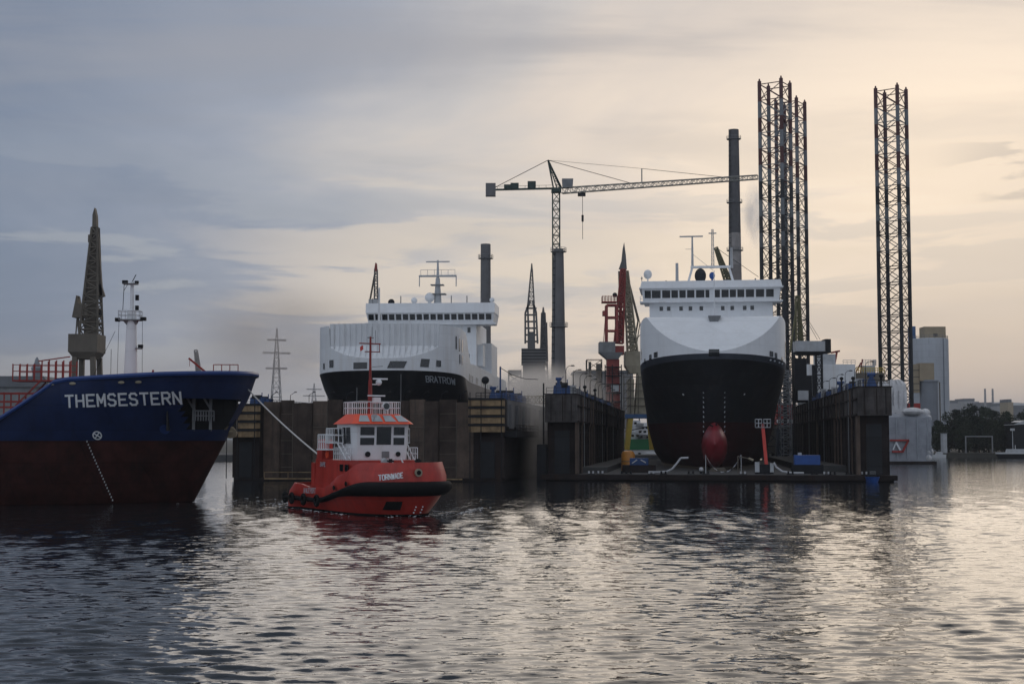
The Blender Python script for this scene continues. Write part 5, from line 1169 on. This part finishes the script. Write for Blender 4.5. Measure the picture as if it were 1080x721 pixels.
def wrinkled(px0, px1, py0, py1, Y, depth, label, m, zb, amp=.35, lump=0):
    a, b = P(px0,py0,Y), P(px1,py1,Y); W = b.x-a.x; H = Z(py0,Y)-zb; g = thing('wrapped_cargo', label, 'wrapped cargo', ((a.x+b.x)/2,Y+depth/2,zb))
    rows = []
    for i in range(15):
        t = i/14; z = H*t; r = []; sq = 1-lump*(t-.5)**2*2 - (.06 if t > .93 else 0) - (.25 if t == 1 else 0)
        per = [(-1,-1),(1,-1),(1,1),(-1,1)]
        for e_ in range(4):
            for q in range(10):
                f = q/10; p0, p1 = per[e_], per[(e_+1)%4]; x = (p0[0]+(p1[0]-p0[0])*f)*W/2*sq; y = (p0[1]+(p1[1]-p0[1])*f)*depth/2*sq
                w_ = amp*(math.sin(e_*3+q*2.3+t*5)+math.sin(q*4.1+t*9+e_))*.5; r.append((x+w_*.6, y+w_, z+.2*amp*math.sin(q*3)))
        rows.append(r)
    mm = MB().grid(rows, True); nn = len(rows[0]); mm.f.append(tuple(range(14*nn, 15*nn))); mm.build('wrapping', M[m], g, 40)
    return g, W, H
g, W, H = wrinkled(934,983,436,485,393,11,'large shrink-wrapped barge cargo with a red truss, right of the dock', 'tarp_dark', .6, .3)
m = MB()
for i in range(5): m.box(-W/2+i*W/4.4-.06,-W/2+i*W/4.4+.06,-5.95,-5.7,.8,H-1.5)
m.build('lashing_straps', M['letter_grey'], g, 0)
zz = lambda py: Z(py,393)-.6
xx = lambda px: P(px,460,393).x - g.location.x
MB().beam((xx(938),-6.1,zz(464)),(xx(958),-6.1,zz(464)),.5).beam((xx(940),-6.1,zz(476)),(xx(952),-6.1,zz(476)),.5).beam((xx(957.5),-6.1,zz(464)),(xx(951),-6.1,zz(476)),.5).build('red_truss', M['sheet_red'], g)
MB().beam((xx(944),-6.15,zz(466)),(xx(948.5),-6.15,zz(474.5)),.5).beam((xx(941),-6.15,zz(474)),(xx(944),-6.15,zz(467)),.3).build('white_stroke', M['letter_white'], g)
MB().box(-W/2-8,W/2+1,-6.5,6.5,-1.2,.1).build('barge_deck', M['wall_steel'], g, 0)
m = MB()
for i in range(9): m.ball((W/2-.8+.3*math.sin(i*2), -4.6+.2*i, 1+i*1.55), 1.2, 10, 7, (1+.2*math.sin(i),1,1.05))
m.build('bunched_wrap', M['tarp'], g, 50)
MB().ball((W/2-5,-5,H+.6),1.6,12,8,(1.9,1,.7)).build('wrapped_hump', M['tarp'], g)
wrinkled(937,957,400,434,403,6.5,'white wrapped bundle hanging above the right end of the dock wall', 'tarp', 9.0, .45, .35)
wrinkled(926,938,402,425,401,5,'smaller white wrapped bundle on the corner of the right-hand dock wall', 'tarp', 12.0, .4, .2)
g, W, H, d = block('cargo_box', 'red steel box between the white wrapped bundles and the silo', 'steel box', 955, 971, 425, 440, 470, 7, 'sheet_red', zb=12); MB().box(-W/2-1,W/2+1,-d/2,d/2,-10.5,-.02).build('support', M['dark_steel'], g, 0); MB().rail([(-W/2,-d/2-.1,-2.8),(W/2,-d/2-.1,-2.8)],.8,2,.1,1).build('handrail', M['light_steel'], g)
# red and white striped sheds and scaffold between ferry and right wall
g, W, H, d = block('striped_cabin', 'red cabin with white stripe seen between the right ferry and dock wall', 'cabin', 819, 836, 426, 440, 424, 6, 'sheet_red', zb=8)
MB().box(-W/2-.03,W/2+.03,-d/2-.05,-d/2-.002,H*.38,H*.5).build('white_stripe', M['letter_white'], g, 0); MB().box(-W/2,W/2,-d/2,d/2,-6,-.02).build('support', M['dark_steel'], g, 0)
a0 = P(826,480,400); g = thing('scaffold', 'bluish grey scaffold tower standing between the right ferry and dock wall', 'scaffold', (a0.x,400,1.07))
m = MB()
for x in (-2,0,2):
    for y in (-1,1): m.tube((x,y,0),(x,y,9),.12)
for z in (1.5,3,4.5,6,7.5,9): m.box(-2.1,2.1,-1.1,1.1,z,z+.12)
m.build('frame', M['grey_steel'], g, 0); MB().box(-2.0,-.2,-1.2,-1.15,.3,8.6).build('netting', M['grey_blue_tone'], g, 0)
a0 = P(827,370,398); g = thing('scaffold', 'tall dark scaffold mast behind the right edge of the scooped bow', 'scaffold', (a0.x,398,1.07)); MB().truss((0,0,0),(0,0,Z(395,398)),3.0,3.0,16,.14,.1).build('frame', M['grey_steel'], g)
# green and white ship seen under the cream crane
def greenship():
    Y = 470.0; c = P(675,480,Y); g = thing('moored_ship', 'green and white ship moored behind the orange tank and the yellow crane legs', 'ship', (c.x,Y,0))
    k = Y/F; q = lambda px: P(px,470,Y).x-c.x
    MB().prism([(q(655),0),(q(700),0),(q(700),Z(474,Y)),(q(655),Z(474,Y))],-3,6).build('hull', M['clean_white'], g, 0)
    MB().prism([(q(655),Z(473.9,Y)),(q(700),Z(473.9,Y)),(q(700),Z(463,Y)),(q(655),Z(463,Y))],-3.2,6).build('green_band', M['green_paint'], g, 0)
    for i,(x0,x1,y0,y1,d) in enumerate(((662,671,463,455,0),(668,683,463,449,1.5),(673,690,463,458,-1),(664,676,449,443,2),(680,696,490,478,-3.6),(671,679,449,446,.5))):
        MB().box(q(x0),q(x1),d-.6,d+4,Z(y0,Y)+.01,Z(y1,Y)).build('deckhouse', M[('clean_white','white_paint','light_steel')[i%3]], g, 0)
    for i,(x,y) in enumerate(((665,459),(670,459),(673,455),(678,455),(674,460.5),(681,460.5),(668,446),(660,479),(666,480),(672,478),(688,482),(676,451),(680,451))):
        MB().box(q(x),q(x+2.6),-3.9,-3.4 if y>470 else -1.8,Z(y+1.2,Y),Z(y-1.0,Y)).build('window', M['glass'], g, 0)
    MB().tube((q(675),2,Z(443,Y)),(q(675),2,Z(430,Y)),.2).tube((q(666),1,Z(455,Y)),(q(666),1,Z(444,Y)),.15).beam((q(658),-3.6,Z(455,Y)),(q(686),-3.6,Z(449,Y)),.3).build('masts', M['dark_steel'], g)
    MB().beam((q(682),-4,Z(488,Y)),(q(686),-4,Z(479,Y)),.5).beam((q(687),-4,Z(488,Y)),(q(691),-4,Z(480,Y)),.5).build('davits', M['hose_white'], g)
greenship()
# silos on the right
Yb = 650.0; b = P(981.5,440,Yb); g = thing('silo', 'large pale cylindrical silo topped by a beige machine house', 'silo', (b.x,Yb,1.6)); Hs = Z(358,Yb)-1.6; rr_ = (P(1001,440,Yb).x-P(962,440,Yb).x)/2
MB().lathe([(rr_,0),(rr_,Hs*.66),(rr_+.05,Hs*.665),(rr_+.05,Hs),(rr_-.5,Hs+.3)],48).build('shell', M['silo_white'], g, 40)
MB().rail([(rr_*.97*math.cos(q*.2618),rr_*.97*math.sin(q*.2618),Hs+.2) for q in range(24)],1.3,3,.07,2,True).build('top_railing', M['grey_steel'], g)
hx0, hx1 = P(974,440,Yb).x-b.x, P(996.5,440,Yb).x-b.x; hh = MB().box(hx0,hx1,-4,4,Hs+.3,Z(345,Yb)-1.6).build('machine_house', M['beige'], g, 0); MB().box(hx0+4,hx0+6,-4.05,-3.98,Hs+1.0,Hs+2.5).build('door', M['crane_brown'], hh, 0)
MB().tube((rr_*.5,-rr_*.9,0),(rr_*.5,-rr_*.9,Hs),.25).build('pipe', M['silo_grey'], g)
Yb = 610.0; b = P(980,440,Yb); g = thing('silo', 'smaller dark grey silo with a beige head house in front of the pale silo', 'silo', (b.x,Yb,1.6)); Hs = Z(403,Yb)-1.6
MB().lathe([(3.8,0),(3.8,Hs),(4.2,Hs+.02),(4.2,Hs+.8),(3.5,Hs+1.0)],30).build('shell', M['silo_grey'], g, 30); x0, x1 = P(969,440,Yb).x-b.x, P(986.5,440,Yb).x-b.x
MB().box(x0,x1-1,-3,3,Hs+.5,Z(383,Yb)-1.6).build('head_house', M['beige'], g, 0); MB().box(P(963,440,Yb).x-b.x,x0-.01,-2,2,Z(418,Yb),Z(388,Yb)).build('side_house', M['beige'], g, 0)
m = MB()
for i in range(4): m.box(P(963,440,Yb).x-b.x-.1,x0+.1,-2.1,-2.0,Z(416-i*7,Yb),Z(415-i*7,Yb))
m.tube((4.0,-2.5,0),(4.0,-2.5,Hs),.3).build('galleries', M['crane_brown'], g, 0)
g, W, H, d = block('lift_tower', 'narrow blue tower between the rig leg and the pale silo', 'tower', 960.5, 967.5, 344, 440, 655, 5, 'blue_tower'); MB().box(-W*.5-.05,W*.5+.05,-d/2-.1,-d/2-.002,H*.4,H*.43).build('floor_band', M['dark_steel'], g, 0)
# far left: grey-roofed shed and a beacon tower, pylons
g, W, H, d = block('warehouse', 'long grey-roofed warehouse behind the tanker red pipework', 'warehouse', -40, 52, 408, 440, 470, 30, 'grey_steel'); MB().prism([(-W/2-1,H),(W/2+1,H),(W/2-2,H+3.6),(-W/2+2,H+3.6)],-d/2-1,d/2+1).build('roof', M['roof_grey'], g, 0)
b = P(28,440,520); g = thing('beacon_tower', 'small stepped beacon tower rising above the grey warehouse roof', 'tower', (b.x,530,1.6)); MB().lathe([(1.7,0),(1.6,Z(389,530)-3),(2.1,Z(387,530)-2),(1.4,Z(385,530)-1.6),(.9,Z(382,530)-1.6),(.7,Z(379,530)-1.6),(.2,Z(376.5,530)-1.6)],12).build('shaft', M['silo_grey'], g, 30)
def pylon(px, py, Y, label, w0):
    b = P(px,440,Y); H = Z(py,Y)-1.6; g = thing('power_pylon', label, 'pylon', (b.x,Y,1.6), 20, 'lattice pylons')
    MB().truss((0,0,0),(0,0,H*.75),w0,w0*.3,9,.28,.16).truss((0,0,H*.75),(0,0,H),w0*.3,.4,5,.2,.12).build('tower', M['far_wall'], g)  # pale material paints distance haze onto the pylon lattice
    m = MB()
    for f, wd in ((.66,.34),(.79,.44),(.9,.3)): m.truss((-w0*wd*2.2,0,H*f),(w0*wd*2.2,0,H*f),.8,.8,8,.16,.1)
    m.build('crossarms', M['far_wall'], g)
pylon(291, 346, 900, 'tall lattice power pylon between the tanker bow and the left ferry', 9)
pylon(331, 404, 1500, 'short distant lattice pylon just left of the left ferry', 12)
a0 = P(543,440,520); g = thing('pipe_tower', 'faint dusty lattice tower between the left ferry and grey crane', 'tower', (a0.x,525,1.6)); MB().truss((0,0,0),(0,0,Z(399,525)),4.5,4.5,9,.3,.2).box(-2.5,2.5,-2.5,2.5,Z(400,525),Z(395,525)).build('frame', M['concrete_dark'], g)
a0 = P(627,440,520); g = thing('pipe_tower', 'rusty twin pipe tower behind the middle dock wall lamps', 'tower', (a0.x,522,1.6)); MB().tube((-1.5,0,0),(-1.5,0,Z(386,522)),.55).tube((1.7,0,0),(1.7,0,Z(388,522)),1.0).build('pipes', M['crane_brown'], g); MB().truss((0,0,0),(0,0,Z(384,522)),5.5,5.5,9,.14,.1).build('frame', M['dark_steel'], g)
g, W, H, d = block('factory_hall', 'long grey factory hall behind the red crane', 'factory', 606, 668, 393, 440, 560, 25, 'concrete'); MB().box(-W/2-.5,W/2+.5,-d/2-.5,d/2+.5,H,H+.8).build('roof', M['roof_grey'], g, 0)
g, W, H, d = block('factory_hall', 'low dark factory hall behind the docked ferries', 'factory', 430, 600, 428, 440, 640, 25, 'concrete_dark'); MB().box(-W/2-.5,W/2+.5,-d/2-.5,d/2+.5,H,H+.8).build('roof', M['roof_grey'], g, 0)
# ================================================================== RIGHT BANK
def crown_mesh(seed, h, w):
    rg = np.random.default_rng(seed); m = MB(); n = 0; cl = []
    for i in range(17):
        a = rg.uniform(0,6.28); z = h*(.10+.84*rg.random()); rad = w*.5*math.sqrt(max(.05,1-((z/h-.5)/.56)**2))*rg.uniform(.15,.85)
        cl.append((rad*math.cos(a),rad*math.sin(a),z,rg.uniform(.16,.30)*w))
    for cx,cy,cz,cr in cl:
        for j in range(210):
            v = rg.normal(size=3); v /= np.linalg.norm(v); v *= cr*rg.random()**.4*np.array([1,1,.8])
            c = np.array([cx,cy,cz])+v; s_ = rg.uniform(.22,.5); a_, b_ = rg.normal(size=3), rg.normal(size=3)
            a_ = a_/np.linalg.norm(a_)*s_; b_ = b_/np.linalg.norm(b_)*s_*.7
            m.add([c-a_,c+b_,c+a_,c-b_],[(0,1,2,3)])
    return m
def tree_proto(seed, h, w, mt):
    t = thing('tree', 'x', 'tree', group='trees on the far bank')
    m = MB().tube((0,0,0),(0,0,h*.35),.38,.26,7)
    rg = random.Random(seed)
    for i in range(6): a = i*1.05; m.tube((0,0,h*(.25+.04*i)),(w*.3*math.cos(a),w*.3*math.sin(a),h*(.5+.06*i)),.16,.05,5)
    m.build('trunk', M['bark'], t); crown_mesh(seed,h,w).build('crown', M[mt], t, 0)
    return t
protos = [tree_proto(3,15,9,'leaf_dark'),tree_proto(8,13,10,'leaf_mid'),tree_proto(21,17,8.5,'leaf_dark')]
spots = [(958,434,560,1),(988,444,565,0),(1000,438,552,1),(1011,433,545,0),(1020,430,560,1),(1027,428.5,556,2),(1037,430,548,0),(1042,436,542,1),(1050,434,570,0),(1056,438,550,1),(1064,434,560,2),(1071,441,555,1),(1078,436,570,0),(1086,434,560,1),(1097,431,566,0),(1110,432,560,1),(993,450,540,1),(1046,446,538,1),(1032,448,536,0),(1015,447,536,1),(1062,449,540,0)]
lab = ['dark','mid green','tall dark']
used = set()
order = sorted(range(len(spots)), key=lambda i: spots[i][0])
ords = ['first','second','third','fourth','fifth','sixth','seventh','eighth','ninth','tenth','eleventh','twelfth','thirteenth','fourteenth','fifteenth','sixteenth','seventeenth','eighteenth','nineteenth','twentieth','twenty-first']
base_h = [15,13,17]
for rank, i in enumerate(order):
    px, py, Y, kd = spots[i]; s_ = (Z(py,Y)-1.6)/base_h[kd]/.98; l_ = '%s leafy tree on the far bank, %s along the row from the silo' % (lab[kd], ords[rank])
    lo = (P(px,440,Y).x,Y,1.6); pr = protos[kd]
    if kd not in used: used.add(kd); pr.location = lo; pr.scale = (max(.9,s_),max(.9,s_),s_); pr['label'] = l_; pr.rotation_euler = (0,0,rank)
    else: dup(pr, lo, l_, rank*47, (max(.85,s_),max(.85,s_),s_))
Yq = 526; a0 = P(1018,440,Yq); g = thing('gantry_frame', 'pale rectangular steel gantry frame on the far quay in front of the trees', 'gantry', (a0.x,Yq,1.6)); W = P(1046,440,Yq).x-a0.x; H = Z(460,Yq)-1.6
MB().beam((0,0,0),(0,0,H),.38).beam((W,0,0),(W,0,H),.38).beam((-.2,0,H),(W+.2,0,H),.45).build('frame', M['grey_steel'], g, 0)
a0 = P(1067.5,440,Yq); g = thing('lamp_mast', 'pale lamp mast on the far quay above the moored launch', 'lamp post', (a0.x,Yq,1.6)); MB().tube((0,0,0),(0,0,Z(453,Yq)-1.6),.18,.12).build('post', M['light_steel'], g); MB().box(-.8,.8,-.2,.2,Z(454,Yq)-1.6,Z(451.5,Yq)-1.6).build('lamp_head', M['light_steel'], g, 0)
g, W, H, d = block('quay_shed', 'dark open quay shed with pale roof edge at the right end of the far bank', 'shed', 1069, 1130, 445, 470, 530, 10, 'dark_steel'); MB().prism([(-W/2-.4,H-1),(W/2,H),(W/2,H+.8),(-W/2+4,H+.7)],-d/2-.6,d/2).build('roof', M['light_steel'], g, 0)
g, W, H, d = block('signal_hut', 'small white signal hut among the trees near the silo', 'hut', 994.5, 999, 457, 472, 528, 3, 'light_steel'); MB().box(-W/2-.2,W/2+.2,-d/2-.2,d/2+.2,H,H+.25).build('roof', M['roof_grey'], g, 0)
Yq = 505; a0 = P(1068,480,Yq); g = thing('motor_launch', 'low grey and white motor launch moored at the far quay', 'boat', (a0.x,Yq,0), -90)
hb_ = Hull([(-.4,-5.0,5,1.3,1.7),(1.5,-6,5.5,1.9,1.8),(2.0,-6.2,5.5,2,1.8)], 6.5); hb_.loft([-.4,.6,1.5]).build('hull', M['black_hull'], g, 50); hb_.loft([1.5,2.0]).build('bulwark', M['clean_white'], g, 50); MB().frus((-1.3,1.3,-2.6,4.4),1.2,(-1.1,1.1,-1.8,4.0),3.2).build('cabin', M['light_steel'], g, 0); MB().tube((0,1,3.2),(0,1,4.6),.1).build('mast', M['clean_white'], g)
for i in range(4): MB().box(-1.33,-1.18,-1.4+i*1.4,-.5+i*1.4,2.1,2.8).build('window', M['glass'], g, 0)
Yq = 515; a0 = P(989.5,481,Yq); g = thing('motor_launch', 'small white launch beside the wrapped barge cargo', 'boat', (a0.x,Yq,0), -90); hb_ = Hull([(-.3,-2.6,2.5,.7,1.7),(1.2,-3.2,3,1.1,1.8)], 2.6); hb_.loft([-.3,.5,1.2]).build('hull', M['clean_white'], g, 50); MB().frus((-.7,.7,-1,1.6),1.0,(-.6,.6,-.5,1.4),2.2).build('cabin', M['light_steel'], g, 0)
# city far behind
for i,(x0,x1,y0,Y,dp,mt,lb) in enumerate(((1002,1014,425,1800,40,'far_wall','wide pale far-off hall right behind the pale silo'),(1017,1033,423,2300,50,'far_wall','long pale far-off building at the foot of the hills'),(1020,1032,434,1200,40,'roof_grey','low grey far-off shed below the long pale building'),(1034,1052,427,2000,60,'roof_grey','grey far-off power house with two thin stacks'),(1063,1069,424,1500,25,'beige','narrow beige far-off tower block near the right edge'),(1052,1058,428,1700,25,'far_wall','pale far-off block right of the power house'),(1070,1120,430,1700,20,'roof_grey','long dark far-off viaduct at the right edge'))):
    g, W, H, d = block('distant_building', lb, 'building', x0, x1, y0, 440, Y, dp, mt, None, 'far-off buildings')
    MB().box(-W*.5,W*.2,-d/2,d/2,H,H*1.06+.6).build('roof', M['roof_grey'], g, 0)
for i,(x,y) in enumerate(((1039.5,411),(1047.5,411))):
    b = P(x,440,1960); g = thing('chimney', 'thin far-off power station stack, %s of the pair' % ('left','right')[i], 'chimney', (b.x,1960,1.6), 0, 'far-off thin stacks'); MB().lathe([(2.2,0),(1.3,Z(y,1960))],10).build('shaft', M['far_wall'], g, 40)
# ================================================================== SMOKE, STEAM, HAZE
def smoke(name, c, r, dens, col, nscale, label, aniso=.65, absorb=None, seed=0, thr=.42, fall=1.0):
    o = MB().ball((0,0,0),1,24,14).build(name, None); o.location = c; o.scale = r; tag(o, label, 'smoke', None, 'stuff')
    m = bpy.data.materials.new(name); m.use_nodes = True; N, L = m.node_tree.nodes, m.node_tree.links; N.remove(N['Principled BSDF'])
    v = N.new('ShaderNodeVolumePrincipled'); v.inputs['Color'].default_value = (*col,1); v.inputs['Anisotropy'].default_value = aniso
    t = N.new('ShaderNodeTexCoord'); ln = N.new('ShaderNodeVectorMath'); ln.operation = 'LENGTH'; L.new(t.outputs['Object'], ln.inputs[0])
    f = N.new('ShaderNodeMapRange'); f.interpolation_type = 'SMOOTHSTEP'; f.inputs['From Min'].default_value = 1.0; f.inputs['From Max'].default_value = 1-fall*.85; L.new(ln.outputs['Value'], f.inputs['Value'])
    ad = N.new('ShaderNodeVectorMath'); ad.operation = 'ADD'; ad.inputs[1].default_value = (seed,seed*2.3,seed); L.new(t.outputs['Object'], ad.inputs[0])
    n = N.new('ShaderNodeTexNoise'); n.inputs['Scale'].default_value = nscale; n.inputs['Detail'].default_value = 3; n.inputs['Distortion'].default_value = .4; L.new(ad.outputs[0], n.inputs['Vector'])
    q = N.new('ShaderNodeMapRange'); q.inputs['From Min'].default_value = thr; q.inputs['From Max'].default_value = thr+.25; L.new(n.outputs['Fac'], q.inputs['Value'])
    a = N.new('ShaderNodeMath'); a.operation = 'MULTIPLY'; L.new(f.outputs[0], a.inputs[0]); L.new(q.outputs[0], a.inputs[1])
    b = N.new('ShaderNodeMath'); b.operation = 'MULTIPLY'; b.inputs[1].default_value = dens; L.new(a.outputs[0], b.inputs[0]); L.new(b.outputs[0], v.inputs['Density'])
    if absorb: v.inputs['Absorption Color'].default_value = (*absorb,1)
    L.new(v.outputs[0], N['Material Output'].inputs['Volume']); o.data.materials.append(m); return o
if not globals().get('NOSMOKE'):
    smoke('smoke', P(292,353,390), (33,22,18), .032, (.56,.52,.50), 1.5, 'dark grey smoke drifting left of the left ferry', seed=3, thr=.27)
    smoke('smoke', P(575,428,385), (21,50,13), .11, (.85,.83,.81), 1.5, 'pale dust cloud hanging in the gap between the two docks', seed=5, thr=.30)
    smoke('smoke', P(556,462,262), (6.5,26,13), .055, (.74,.74,.75), 1.4, 'low pale dust over the water between the docks', seed=9, thr=.3)
    smoke('steam', P(796,226,590), (6.0,6,17), .30, (.985,.99,1.0), 2.2, 'white steam plume beside the tallest chimney', aniso=.56, seed=2, thr=.34)
    hz = MB().box(-9500,9800,-430,12500,-5.5,320).build('haze', None, None, 0); hz['kind'] = 'stuff'
    m = bpy.data.materials.new('haze'); m.use_nodes = True; N, L = m.node_tree.nodes, m.node_tree.links; N.remove(N['Principled BSDF'])
    v = N.new('ShaderNodeVolumePrincipled'); v.inputs['Color'].default_value = (.80,.84,.90,1); v.inputs['Density'].default_value = .00009; v.inputs['Anisotropy'].default_value = .2
    L.new(v.outputs[0], N['Material Output'].inputs['Volume']); hz.data.materials.append(m)
S.cycles.volume_bounces = 5; S.cycles.max_bounces = 6; S.cycles.use_denoising = True
S.cycles.volume_step_rate = 2.0
